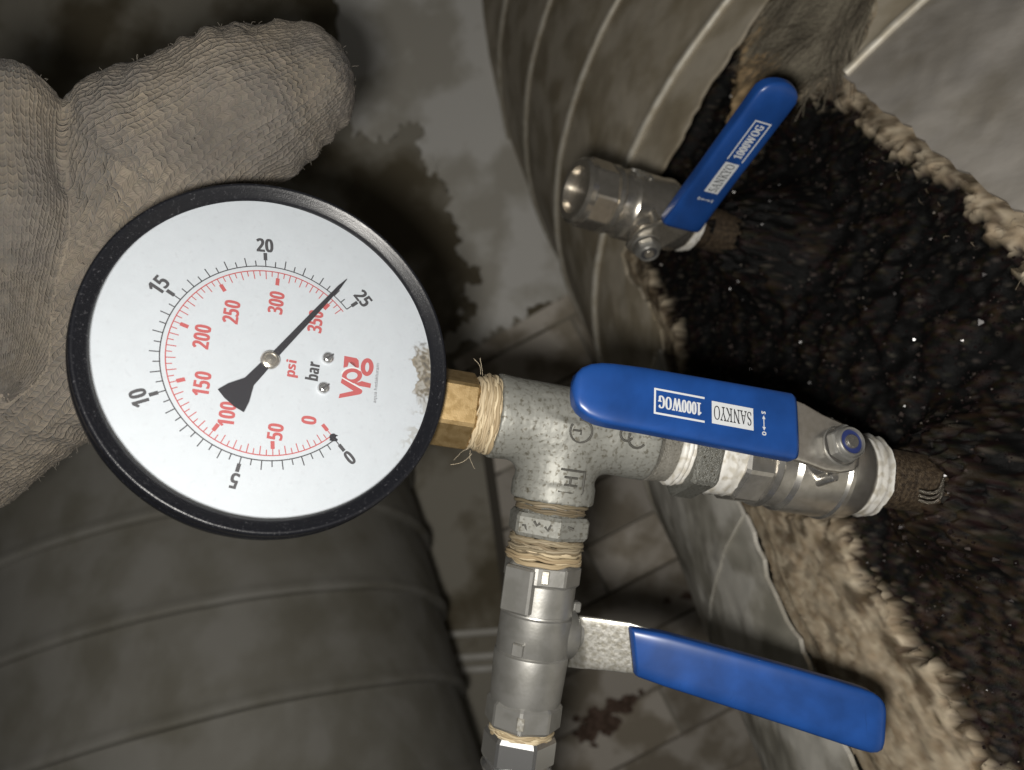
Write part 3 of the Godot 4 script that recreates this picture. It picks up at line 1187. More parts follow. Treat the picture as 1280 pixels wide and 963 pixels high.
func hemp(mb: MB, fr: Transform3D, z0: float, z1: float, r: float, turns: int, sd: int, tone := 1.0) -> void:
	# wound strands of plumber's hemp
	var g := RandomNumberGenerator.new()
	g.seed = sd
	for k in turns:
		var z := lerpf(z0, z1, (k + 0.5) / turns)
		var tilt := g.randf_range(-0.0012, 0.0012)
		var ph := g.randf() * TAU
		var pts := []
		var rr := r + g.randf_range(-0.0006, 0.0007)
		for j in 41:
			var a := TAU * j / 40.0
			var w := 0.0003 * sin(a * 3.0 + ph) + 0.00025 * sin(a * 7.0 + ph * 2.0)
			pts.append(fr * Vector3(cos(a) * (rr + w), sin(a) * (rr + w), z + tilt * sin(a + ph) + w))
		var c := g.randf()
		mb.col = (Color(0.22, 0.165, 0.095).lerp(Color(0.42, 0.35, 0.235), c)) * tone
		tube(mb, pts, g.randf_range(0.0002, 0.0007), 6, false)


func hairs(mb: MB, o: Vector3, n: int, ln: float, sd: int, dirn: Vector3) -> void:
	var g := RandomNumberGenerator.new()
	g.seed = sd
	for k in n:
		var p := o + Vector3(g.randf_range(-1, 1), g.randf_range(-1, 1), g.randf_range(-0.5, 0.5)) * 0.0012
		var d := (dirn + Vector3(g.randf_range(-1, 1), g.randf_range(-1, 1), g.randf_range(-1, 1)) * 0.7).normalized()
		var pts := []
		for j in 7:
			pts.append(p)
			p += d * ln / 6.0
			d = (d + Vector3(g.randf_range(-1, 1), g.randf_range(-1, 1), g.randf_range(-1, 1)) * 0.25).normalized()
		mb.col = Color(0.42, 0.36, 0.26)
		tube(mb, pts, 0.00006, 4, false)


func tape_ring(mb: MB, fr: Transform3D, z0: float, z1: float, r: float, sd: float) -> void:
	var prof := [Vector2(z0, r - 0.002)]
	for k in 9:
		prof.append(Vector2(lerpf(z0, z1, k / 8.0), r + 0.0003 * sin(k * 2.1 + sd) + 0.0004 * sin(PI * k / 8.0)))
	prof.append(Vector2(z1, r - 0.002))
	lathe(mb, fr, prof, 64, 50.0, 0.0011, sd)


func valve_body(t: Node3D, fr: Transform3D, ln: float, R: float, stem: Vector3, m: Material) -> void:
	# a two-piece screwed ball valve along z of fr, stem through its middle
	var mb := MB.new()
	nut(mb, fr, 0.0, ln * 0.21, R * 0.93, 8, 0.25, 0.0012)
	part("end_hexagon", mb, m, t)
	mb = MB.new()
	lathe(mb, fr, [Vector2(ln * 0.205, R * 0.86), Vector2(ln * 0.21, R * 0.97), Vector2(ln * 0.25, R * 1.0), Vector2(ln * 0.27, R * 0.94), Vector2(ln * 0.36, R * 0.95), Vector2(ln * 0.39, R * 1.02), Vector2(ln * 0.72, R * 1.03), Vector2(ln * 0.74, R * 1.07), Vector2(ln * 0.77, R * 1.07), Vector2(ln * 0.79, R * 1.0), Vector2(ln * 0.92, R * 0.97), Vector2(ln * 0.97, R * 0.9), Vector2(ln, R * 0.84), Vector2(ln, R * 0.5)], 64, 32.0)
	part("body", mb, m, t)
	mb = MB.new()
	var mid := fr * Vector3(0, 0, ln * 0.52)
	var sf := frame(mid, stem, fr.basis.z)
	lathe(mb, sf, [Vector2(R * 0.5, 0.0082), Vector2(R * 1.12, 0.0082), Vector2(R * 1.16, 0.0078), Vector2(R * 1.2, 0.0055), Vector2(R * 1.2, 0.0)], 40)
	nut(mb, sf, R * 1.2, R * 1.36, 0.0058, 6, 0.3, 0.0004)
	part("stem_boss", mb, m, t)
	mb = MB.new()
	for s in [-1.0, 1.0]:
		lathe(mb, frame(mid + sf.basis.x * 0.0095 * s, stem, fr.basis.z), [Vector2(R * 0.6, 0.0016), Vector2(R * 1.3, 0.0016), Vector2(R * 1.33, 0.0012), Vector2(R * 1.33, 0)], 16)
	part("stop_pin", mb, m, t)


func lever(t: Node3D, nutc: Vector3, nn: Vector3, secs: Array, plate_secs: Array, m: Material) -> MeshInstance3D:
	# the handle's bare steel end, its nut on the stem, and the blue vinyl sleeve
	var mb := MB.new()
	sweep(mb, plate_secs, 6.0, 32)
	var h := part("handle_plate", mb, m, t)
	mb = MB.new()
	var fr := frame(nutc, nn, Vector3(0, 1, 0))
	lathe(mb, fr, [Vector2(-0.001, 0.0066), Vector2(0.0004, 0.0068), Vector2(0.0012, 0.0064)], 32)
	nut(mb, fr, 0.0012, 0.0052, 0.0056, 6, 0.5, 0.0008)
	lathe(mb, fr, [Vector2(0.0048, 0.0053), Vector2(0.0062, 0.0051), Vector2(0.0068, 0.0046), Vector2(0.0067, 0.0041), Vector2(0.0058, 0.0039)], 32, 60.0)
	part("handle_nut", mb, M.nickel, t)
	mb = MB.new()
	lathe(mb, fr, [Vector2(0.0056, 0.0041), Vector2(0.006, 0.0039), Vector2(0.006, 0.0)], 28)
	part("locking_ring", mb, M.rubber if m == M.steel else M.rubber_grey, t)
	mb = MB.new()
	lathe(mb, fr, [Vector2(0.004, 0.0024), Vector2(0.0066, 0.0024), Vector2(0.0071, 0.002), Vector2(0.0071, 0.0)], 16)
	part("stem_end", mb, m, t)
	mb = MB.new()
	sweep(mb, secs, 4.5, 48)
	return part("handle_sleeve", mb, M.blue, t)


func sleeve_print(parent: Node3D, nn: Vector3, o: Vector3, white: Array, line: Array, arrow: Array, xdir: Vector3) -> void:
	# white: centre px of the filled box; line: centre px of the outlined one; both sizes follow in metres
	var y := nn.cross((xdir - nn * xdir.dot(nn)).normalized())
	var x := y.cross(nn)
	var mb := MB.new()
	var c := cast(white[0], white[1], o, nn)
	mb.quad(c - x * white[2] - y * white[3] + nn * 4e-5, c + x * white[2] - y * white[3] + nn * 4e-5, c + x * white[2] + y * white[3] + nn * 4e-5, c - x * white[2] + y * white[3] + nn * 4e-5, nn, nn, nn, nn)
	var c2 := cast(line[0], line[1], o, nn)
	var k := [c2 - x * line[2] - y * line[3], c2 - x * line[2] + y * line[3], c2 + x * line[2] + y * line[3], c2 + x * line[2] - y * line[3]]
	ribbon(mb, [k[0], k[3]], nn, 0.00032, 4e-5)
	ribbon(mb, [k[1], k[2]], nn, 0.00032, 4e-5)
	ribbon(mb, [k[3] - y * 0.0003, k[2] + y * 0.0003], nn, 0.00032, 5e-5)
	letters(mb, "1000WOG", c2, x, nn, line[3] * 1.05, line[2] * 1.72, true)
	if arrow.size():
		var a := cast(arrow[0], arrow[1], o, nn)
		letters(mb, "S", a + y * -0.0034, y, nn, 0.0014, 0.0, false)
		letters(mb, "O", a + y * 0.0034, y, nn, 0.0014, 0.0, false)
		ribbon(mb, [a - y * 0.002, a + y * 0.002], nn, 0.00016, 4e-5)
		for s in [-1.0, 1.0]:
			mb.tri(a + y * 0.0025 * s + nn * 5e-5, a + y * 0.0013 * s + x * 0.0006 + nn * 5e-5, a + y * 0.0013 * s - x * 0.0006 + nn * 5e-5, nn, nn, nn)
	part("handle_print", mb, M.print_white, parent)
	mb = MB.new()
	letters(mb, "SANKYO", c, x, nn, white[3] * 1.25, white[2] * 1.8, true, false, 0.00012)
	part("maker_lettering", mb, M.print_dark, parent)


func build_run() -> void:
	var a := run_dir()
	var o := run_tee()
	# ---- ball valve on the lower tapping
	var z := -a
	var sv0 := s_at(908)
	var sv1 := s_at(1066)
	var t := thing("ball_valve", "middle steel ball valve with a blue lever reaching left across the tee", "valve", o + z * sv0, "blue-handled ball valves")
	var up := (Vector3(0, 1, 0) - a * a.y).normalized()
	var fv := (Vector3(0, 0, 1) - a * a.z).normalized()
	var stem := (fv * cos(0.36) + up * sin(0.36)).normalized()
	var fr := frame(o + z * sv0, z, fv)
	valve_body(t, fr, sv1 - sv0, 0.0170, stem, M.steel)
	var mid := fr * Vector3(0, 0, (sv1 - sv0) * 0.52)
	var top := mid + stem * 0.0215
	var side := stem.cross(a).normalized()      # across the lever, up the picture
	if side.y < 0.0:
		side = -side
	var nutc := mid + stem * 0.0255
	# plate: from beyond the stem, up an easy bend, into the sleeve
	var pl := []
	for q in [[-0.0082, -0.0012, 0.0034], [-0.0074, -0.0006, 0.0058], [-0.005, 0.0, 0.0076], [0.0, 0.0, 0.0088], [0.006, 0.0006, 0.0096], [0.014, 0.0025, 0.0101], [0.022, 0.0042, 0.0102], [0.035, 0.0048, 0.0098]]:
		pl.append([nutc + a * q[0] + stem * (q[1] - 0.0012) + side * 0.0022 * smoothstep(0.0, 0.02, q[0]), side * q[2], stem * 0.0014])
	var se := []
	var e0 := nutc + a * 0.0190 + stem * 0.0034 + side * 0.0022
	var lnn := 0.0745
	for q in [[0.0, 0.0085, 0.0018], [0.0006, 0.0106, 0.0031], [0.002, 0.0111, 0.0036], [0.015, 0.0109, 0.0036], [0.035, 0.0105, 0.0036], [0.055, 0.0101, 0.0037], [0.0655, 0.0098, 0.0038], [0.0695, 0.0094, 0.0038], [0.073, 0.0084, 0.0036], [0.0757, 0.0068, 0.0033], [0.0773, 0.0048, 0.0027], [0.078, 0.0024, 0.0016], [0.0782, 0.0006, 0.0006]]:
		var drop: float = 0.004 * smoothstep(0.05, 0.0747, q[0])
		se.append([e0 + a * (q[0] * (1.0 if q[0] < 0.04 else 0.965)) + stem * (0.0018 * q[0] / lnn - drop * 0.4), side * q[1], stem * q[2]])
	var sl := lever(t, nutc, stem, se, pl, M.steel)
	var pn := side.cross(a + stem * (0.0018 / lnn)).normalized()
	if pn.z < 0.0:
		pn = -pn
	sleeve_print(sl, pn, e0 + stem * 0.0037 + pn * 0.00012, [916, 520, 0.0072, 0.0036], [850, 507, 0.0083, 0.0038], [955, 529], a)
	# joint tape at the pipe end
	var mb := MB.new()
	tape_ring(mb, fr, (sv1 - sv0) - 0.003, (sv1 - sv0) + 0.006, 0.0146, 3.0)
	var tail := []
	for k in 8:
		var f := k / 7.0
		tail.append([fr * Vector3(0, 0, sv1 - sv0 + 0.001 - 0.012 * f) - up * (0.0138 + 0.0015 * f) + fv * (0.004 - 0.003 * f), fr.basis.z * 0.0018, fv * 0.0004])
	sweep(mb, tail, 2.5, 10)
	part("sealing_tape", mb, M.tape, t)

	# ---- hexagon nipple between the valve and the tee
	t = thing("hex_nipple", "grey hexagon nipple wrapped in white tape between tee and middle valve", "pipe fitting", o + z * s_at(858), "hexagon nipples")
	fr = frame(o, z, fv)
	mb = MB.new()
	nut(mb, fr, s_at(849), s_at(880), 0.0158, 6, 0.1, 0.0012)
	part("hexagon", mb, M.galv_dark, t)
	mb = MB.new()
	lathe(mb, fr, [Vector2(s_at(790), 0.0105), Vector2(s_at(835), 0.0112)], 32)
	part("thread", mb, M.paste, t)
	mb = MB.new()
	tape_ring(mb, fr, s_at(834), s_at(850), 0.0135, 11.0)
	part("sealing_tape", mb, M.tape, t)
	mb = MB.new()
	tape_ring(mb, fr, s_at(879), s_at(910), 0.0145, 17.0)
	part("sealing_tape", mb, M.tape, t)
	mb = MB.new()
	lathe(mb, fr, [Vector2(s_at(811), 0.0), Vector2(s_at(811), 0.0136), Vector2(s_at(816), 0.0134), Vector2(s_at(835), 0.0126), Vector2(s_at(835), 0.0)], 48, 40.0, 0.0012)
	part("joint_compound", mb, M.paste, t)

	# ---- the tee
	t = thing("pipe_tee", "speckled galvanised iron tee joining gauge, middle valve and lower valve", "pipe fitting", o)
	var bd := branch_dir()
	var l0 := s_at(616)
	var l1 := s_at(808)
	var lb := 0.0245
	var f := func(p: Vector3) -> float:
		var q := p - o
		var sx := q.dot(z)
		var pr := (q - z * sx).length()
		var d1 := maxf(pr - 0.01345 - 0.0003 * (smoothstep(l0 + 0.009, l0 + 0.002, sx) + smoothstep(l1 - 0.010, l1 - 0.004, sx)), maxf(sx - l1, l0 - sx))
		var sy := q.dot(bd)
		var pb := (q - bd * sy).length()
		var d2 := maxf(pb - 0.0132 - 0.0006 * smoothstep(lb - 0.007, lb - 0.005, sy), maxf(sy - lb, -sy))
		var h := clampf(0.5 + 0.5 * (d2 - d1) / 0.005, 0.0, 1.0)
		return lerpf(d2, d1, h) - 0.005 * h * (1.0 - h)
	var net := nets(o - Vector3(0.045, 0.036, 0.024), o + Vector3(0.045, 0.03, 0.026), 0.0007, f)
	mb = MB.new()
	for k in net[0].size():
		var p: Vector3 = net[0][k]
		var g := Vector3(f.call(p + Vector3(2e-4, 0, 0)) - f.call(p - Vector3(2e-4, 0, 0)), f.call(p + Vector3(0, 2e-4, 0)) - f.call(p - Vector3(0, 2e-4, 0)), f.call(p + Vector3(0, 0, 2e-4)) - f.call(p - Vector3(0, 0, 2e-4))).normalized()
		mb.v.append(p + g * (0.00012 * nz.get_noise_3dv(p * 60000.0) + 0.0002 * nz.get_noise_3dv(p * 14000.0)))
		mb.c.append(Color.WHITE)
	mb.i = net[1]
	mb.n = net_normals(mb.v, mb.i)
	part("body", mb, M.galv, t)
	# cast marks
	mb = MB.new()
	var mo := o + fv * 0.0146
	var c := cast(726, 539, o + fv * 0.0140, fv)
	var pts := []
	for k in 24:
		var an := TAU * k / 24
		pts.append(on_run(c + (a * cos(an) + up * sin(an)) * 0.0036, o, a, 0.01455))
	for k in 24:
		if k < 2 or k > 4:
			tube(mb, [pts[k], pts[(k + 1) % 24]], 0.00038, 6, false)
	tube(mb, [on_run(c + a * 0.0028, o, a, 0.01455), on_run(c, o, a, 0.01455), on_run(c - up * 0.0012, o, a, 0.01455)], 0.0004, 6)
	part("cast_ring_mark", mb, M.mark, t)
	mb = MB.new()
	var q0 := cast(714, 602, o + fv * 0.0125, fv)
	for st in [[-0.004, 0.0035, 0.004, 0.0035], [0.004, 0.0035, 0.0042, -0.0035], [-0.004, -0.0035, 0.004, -0.0035], [-0.0025, 0.0012, 0.0018, 0.0012], [-0.0022, -0.0012, 0.002, -0.0012], [-0.0004, 0.0015, -0.0004, -0.0015]]:
		var b0 := on_run(q0 - a * st[0] + up * st[1], o, bd, 0.0136)
		var b1 := on_run(q0 - a * st[2] + up * st[3], o, bd, 0.0136)
		var bm := on_run((b0 + b1) / 2, o, bd, 0.0136)
		tube(mb, [b0, bm, b1], 0.0004, 6)
	part("cast_letter_mark", mb, M.mark, t)
	mb = MB.new()
	for st in [[797, 549, 0.003], [784, 543, 0.0022]]:
		var c3 := cast(st[0], st[1], o + fv * 0.0138, fv)
		var arc := []
		for k in 8:
			var an := -0.5 + PI * k / 7.0
			arc.append(on_run(c3 + (a * cos(an) - up * sin(an)) * st[2], o, a, 0.0138))
		tube(mb, arc, 0.0004, 6)
	part("cast_letter_mark", mb, M.mark, t)


func on_run(p: Vector3, o: Vector3, axis: Vector3, r: float) -> Vector3:
	# that point moved onto the round of a pipe, on its near side
	var s := (p - o).dot(axis)
	var w := p - o - axis * s
	var fz := (Vector3(0, 0, 1) - axis * axis.z).normalized()
	var sd := axis.cross(fz)
	var y := clampf(w.dot(sd), -r * 0.98, r * 0.98)
	return o + axis * s + sd * y + fz * sqrt(r * r - y * y)


# ---------------------------------------------------------------- the branch: nipple, lower valve, chrome fitting
func branch_dir() -> Vector3:
	return Vector3(-0.135, -0.99, 0.035).normalized()


func b_at(w: float) -> float:
	var o := run_tee()
	var b := branch_dir()
	var k := -(w - CY) / F
	return -(o.y + k * o.z) / (b.y + k * b.z)


func build_branch() -> void:
	var o := run_tee()
	var b := branch_dir()
	var fv := (Vector3(0, 0, 1) - b * b.z).normalized()
	var right := (Vector3(1, 0, 0) - b * b.x)
	right = (right - fv * right.dot(fv)).normalized()
	var fr := frame(o, b, fv)
	# ---- nipple under the tee
	var t := thing("hex_nipple", "weathered hexagon nipple with hemp wrapping hanging under the tee", "pipe fitting", o + b * b_at(656), "hexagon nipples")
	var mb := MB.new()
	lathe(mb, fr, [Vector2(b_at(615), 0.0108), Vector2(b_at(645), 0.0112)], 40, 40.0, 0.0004)
	part("thread", mb, M.galv_dark, t)
	mb = MB.new()
	hemp(mb, fr, b_at(622), b_at(640), 0.0110, 16, 61, 0.38)
	part("hemp_wrapping", mb, M.hemp, t)
	mb = MB.new()
	nut(mb, fr, b_at(641), b_at(669), 0.0121, 6, 0.35, 0.0012)
	part("hexagon", mb, M.galv, t)
	mb = MB.new()
	var mk := o + b * b_at(655)
	for k in 5:
		var c := on_run(mk - right * (0.008 - 0.0036 * k), o, b, 0.0127)
		tube(mb, [c - right * 0.001 + b * rng.randf_range(-0.002, 0.002), c + b * rng.randf_range(-0.001, 0.001), c + right * 0.0009 - b * rng.randf_range(-0.002, 0.002)], 0.00042, 6)
	part("cast_letter_mark", mb, M.mark, t)
	mb = MB.new()
	hemp(mb, fr, b_at(670), b_at(686), 0.0113, 22, 62, 0.5)
	hemp(mb, fr, b_at(685), b_at(700), 0.0116, 16, 63, 0.95)
	part("hemp_wrapping", mb, M.hemp, t)

	# ---- lower ball valve
	t = thing("ball_valve", "lower matt nickel ball valve hanging from the tee, blue lever reaching right", "valve", o + b * b_at(700), "blue-handled ball valves")
	mb = MB.new()
	nut(mb, fr, b_at(700), b_at(727), 0.0119, 8, 0.2, 0.001)
	part("end_hexagon", mb, M.nickel, t)
	mb = MB.new()
	lathe(mb, fr, [Vector2(b_at(725), 0.0095), Vector2(b_at(726), 0.0114), Vector2(b_at(727), 0.0117), Vector2(b_at(762), 0.0117), Vector2(b_at(763), 0.0113), Vector2(b_at(765), 0.0114), Vector2(b_at(767), 0.0119), Vector2(b_at(811), 0.0119), Vector2(b_at(813), 0.0116), Vector2(b_at(815), 0.0122), Vector2(b_at(820), 0.0123), Vector2(b_at(868), 0.0117), Vector2(b_at(874), 0.0113)], 64, 30.0)
	part("body", mb, M.nickel, t)
	mb = MB.new()
	nut(mb, fr, b_at(872), b_at(904), 0.0117, 8, 0.1, 0.001)
	part("end_hexagon", mb, M.nickel, t)
	mb = MB.new()
	var pc := o + b * b_at(733) + fv * 0.0072 - right * 0.0058
	box(mb, frame(pc, (fv * 0.85 - right * 0.52).normalized(), -b), Vector3(0.0052, 0.0074, 0.0048), 0.0007)
	part("flat_pad", mb, M.nickel, t)
	mb = MB.new()
	box(mb, frame(o + b * b_at(803) + fv * 0.0108 - right * 0.0048, (fv * 0.9 - right * 0.43).normalized(), -b), Vector3(0.0018, 0.002, 0.0016), 0.0003)
	part("cast_lug", mb, M.nickel, t)
	for w in [[713, 0.0004], [889, -0.0012]]:
		mb = MB.new()
		box(mb, frame(o + b * b_at(w[0]) + fv * 0.01185 + right * w[1], fv, -b), Vector3(0.0013, 0.0022, 0.0006), 0.0003)
		part("bright_flat", mb, M.plate, t)
	# stem boss towards the back right, and the lever fixed on it
	mb = MB.new()
	var sd := (right * 0.93 - fv * 0.37).normalized()
	var sc := o + b * b_at(790)
	lathe(mb, frame(sc, sd, b), [Vector2(0.004, 0.0085), Vector2(0.0126, 0.0085), Vector2(0.0132, 0.008), Vector2(0.0138, 0.005), Vector2(0.0160, 0.005), Vector2(0.0160, 0)], 40)
	box(mb, frame(sc + sd * 0.0138 - b * 0.0088, sd, b), Vector3(0.002, 0.0018, 0.0015), 0.0005)
	part("stem_boss", mb, M.nickel, t)
	# strip: starts behind the body, runs right
	var wv := (P(705, 770, 0.266) - P(712, 836, 0.266)).normalized()
	var pl := []
	for q in [[690, 801, 0.278, 0.0086], [702, 802, 0.276, 0.0087], [712, 802, 0.2715, 0.0088], [722, 803, 0.2675, 0.0088], [732, 803, 0.266, 0.0088], [760, 806, 0.265, 0.0087], [790, 810, 0.264, 0.0086], [830, 822, 0.262, 0.0084], [860, 831, 0.261, 0.0080]]:
		pl.append([P(q[0], q[1], q[2]), wv * q[3], Vector3(0.06, 0.02, 1).normalized() * 0.0013])
	mb = MB.new()
	sweep(mb, pl, 7.0, 32)
	part("handle_plate", mb, M.plate, t, "bare scuffed steel strip of the lever")
	mb = MB.new()
	var nn := Vector3(0.10, 0.03, 1).normalized()
	var ss := []
	for q in [[788, 812.5, 0.2630, 0.0072, 0.0020, 783, 841], [790, 813, 0.2625, 0.0079, 0.0033, 0, 0], [793, 813.6, 0.2620, 0.0081, 0.0040, 0, 0], [830, 823, 0.2608, 0.0085, 0.0042, 0, 0], [900, 843.5, 0.2590, 0.0089, 0.0043, 0, 0], [980, 867.5, 0.2570, 0.0093, 0.0044, 0, 0], [1040, 886, 0.2556, 0.0096, 0.0044, 0, 0], [1070, 895.5, 0.2549, 0.0097, 0.0044, 0, 0], [1084, 900, 0.2546, 0.0095, 0.0043, 0, 0], [1092, 902.5, 0.2544, 0.0089, 0.0041, 0, 0], [1098, 904.5, 0.2543, 0.0078, 0.0036, 0, 0], [1101, 905.5, 0.2543, 0.0064, 0.0028, 0, 0]]:
		ss.append([P(q[0], q[1], q[2]), (wv * 1.0).rotated(nn, lerpf(0.0, -0.17, smoothstep(790, 830, q[0]))) * q[3], nn * q[4]])
	sweep(mb, ss, 5.0, 48)
	part("handle_sleeve", mb, M.blue, t)

	# ---- chrome fitting below
	t = thing("compression_fitting", "shiny chrome hexagon fitting below the lower ball valve", "pipe fitting", o + b * b_at(910))
	mb = MB.new()
	hemp(mb, fr, b_at(903), b_at(915), 0.0094, 20, 64, 1.0)
	hairs(mb, fr * Vector3(0.0085, 0, b_at(912)), 5, 0.006, 70, -right)
	part("hemp_wrapping", mb, M.hemp, t)
	mb = MB.new()
	nut(mb, fr, b_at(914), b_at(952), 0.0107, 6, 0.12, 0.0014)
	part("hexagon", mb, M.chrome, t)
	mb = MB.new()
	lathe(mb, fr, [Vector2(b_at(950), 0.009), Vector2(b_at(954), 0.0112), Vector2(b_at(957), 0.0118), Vector2(b_at(962), 0.0112), Vector2(b_at(966), 0.0106), Vector2(b_at(1090), 0.0106)], 48)
	part("collar", mb, M.chrome, t)


# ---------------------------------------------------------------- upper ball valve
func build_upper_valve() -> void:
	var n := upper_dir()
	var o := P(938, 301, 0.424)
	var t := thing("ball_valve", "upper steel ball valve, open end left, blue lever slanting up right", "valve", o + n * 0.04, "blue-handled ball valves")
	var up := (Vector3(0, 1, 0) - n * n.y).normalized()
	var fv := (Vector3(0, 0, 1) - n * n.z).normalized()
	var stem := (fv * 0.60 - up * 0.80).normalized()
	var ln := 0.0605
	var far := o + n * 0.1045
	var fr := frame(far, -n, fv)
	valve_body(t, fr, ln, 0.0168, stem, M.steel_old)
	var mb := MB.new()
	lathe(mb, fr, [Vector2(0.02, 0.0), Vector2(0.02, 0.0098), Vector2(0.001, 0.0102), Vector2(-0.0035, 0.0112), Vector2(-0.0035, 0.0142), Vector2(-0.002, 0.0158), Vector2(0.001, 0.0158)], 48, 30.0)
	part("threaded_mouth", mb, M.steel_old, t)
	mb = MB.new()
	var c := far - n * 0.024 + fv * 0.0172 * 0.55 + up * 0.0172 * 0.84
	letters(mb, "STL", c - n * 0.002, -n + up * 0.0, (fv * 0.55 + up * 0.84).normalized(), 0.0040, 0.0105, false, true, 0.0006)
	letters(mb, "316", c - n * 0.002 + (fv * 0.84 - up * 0.55) * 0.0047, -n, (fv * 0.72 + up * 0.69).normalized(), 0.0030, 0.0100, false, true, 0.0004)
	part("cast_letter_mark", mb, M.nickel, t)
	mb = MB.new()
	tape_ring(mb, fr, ln - 0.0015, ln + 0.0035, 0.0142, 23.0)
	part("sealing_tape", mb, M.tape, t)
	# lever
	var mid := fr * Vector3(0, 0, ln * 0.50)
	var nutc := mid + stem * 0.0262
	var tip := cast(982, 101, nutc + stem * 0.006, stem)
	var body := cast(893, 221, nutc + stem * 0.005, stem)
	var bow := cast(866, 258, nutc + stem * 0.0045, stem)
	var k0 := cast(850, 281, nutc + stem * 0.0036, stem)
	var ld := (tip - body).normalized()
	var d0 := (k0 - nutc - stem * (k0 - nutc).dot(stem)).normalized()
	var side := stem.cross(ld).normalized()
	var side0 := stem.cross(d0).normalized()
	var es := cast(872, 287, nutc, stem) - cast(826, 276, nutc, stem)
	var side1 := es.normalized()
	if side1.dot(side) < 0.0:
		side1 = -side1
	var hw := es.length() / 2.0
	var pl := []
	for q in [[-0.0082, -0.0012, 0.0034], [-0.0074, -0.0006, 0.0058], [-0.005, 0.0, 0.0076], [0.0, 0.0, 0.0088], [0.006, 0.0006, 0.0094]]:
		pl.append([nutc + d0 * q[0] + stem * (q[1] - 0.0012), side0 * q[2], stem * 0.0014])
	pl.append([k0.lerp(nutc, 0.3) - stem * 0.0006, side0.slerp(side1, 0.5) * 0.0090, stem * 0.0014])
	pl.append([k0 - stem * 0.0002, side1 * 0.0088, stem * 0.0014])
	pl.append([bow, side1.slerp(side, 0.6) * 0.0086, stem * 0.0014])
	var se := []
	var d1 := (bow - k0).normalized()
	var cur := [[k0 - d1 * 0.0004, side1, hw * 0.8, 0.0018], [k0, side1, hw * 0.97, 0.0032], [k0 + d1 * 0.0015, side1, hw, 0.0037]]
	for f in [0.3, 0.55, 0.8]:
		var m := k0.lerp(bow, f).lerp(bow.lerp(body, f), f)
		cur.append([m, side1.slerp(side, f), lerpf(hw, 0.0097, f), 0.0037])
	for f in [0.0, 0.3, 0.6, 0.8, 0.88, 0.93, 0.965, 0.985, 0.997, 1.0]:
		var rnd := sqrt(maxf(0.003, 1.0 - pow(maxf(0.0, (f - 0.86) / 0.14), 2.0)))
		cur.append([body.lerp(tip, f), side, 0.0096 * rnd, 0.0037 * lerpf(1.0, rnd, 0.75)])
	for q in cur:
		se.append([q[0], q[1] * q[2], stem * q[3]])
	var sl := lever(t, nutc, stem, se, pl, M.steel_old)
	var pn := side.cross(ld).normalized()
	if pn.z < 0.0:
		pn = -pn
	sleeve_print(sl, pn, body + stem * 0.0037 + pn * 0.00012, [902, 223, 0.0082, 0.0035], [936, 178, 0.0098, 0.0037], [882, 250], ld)


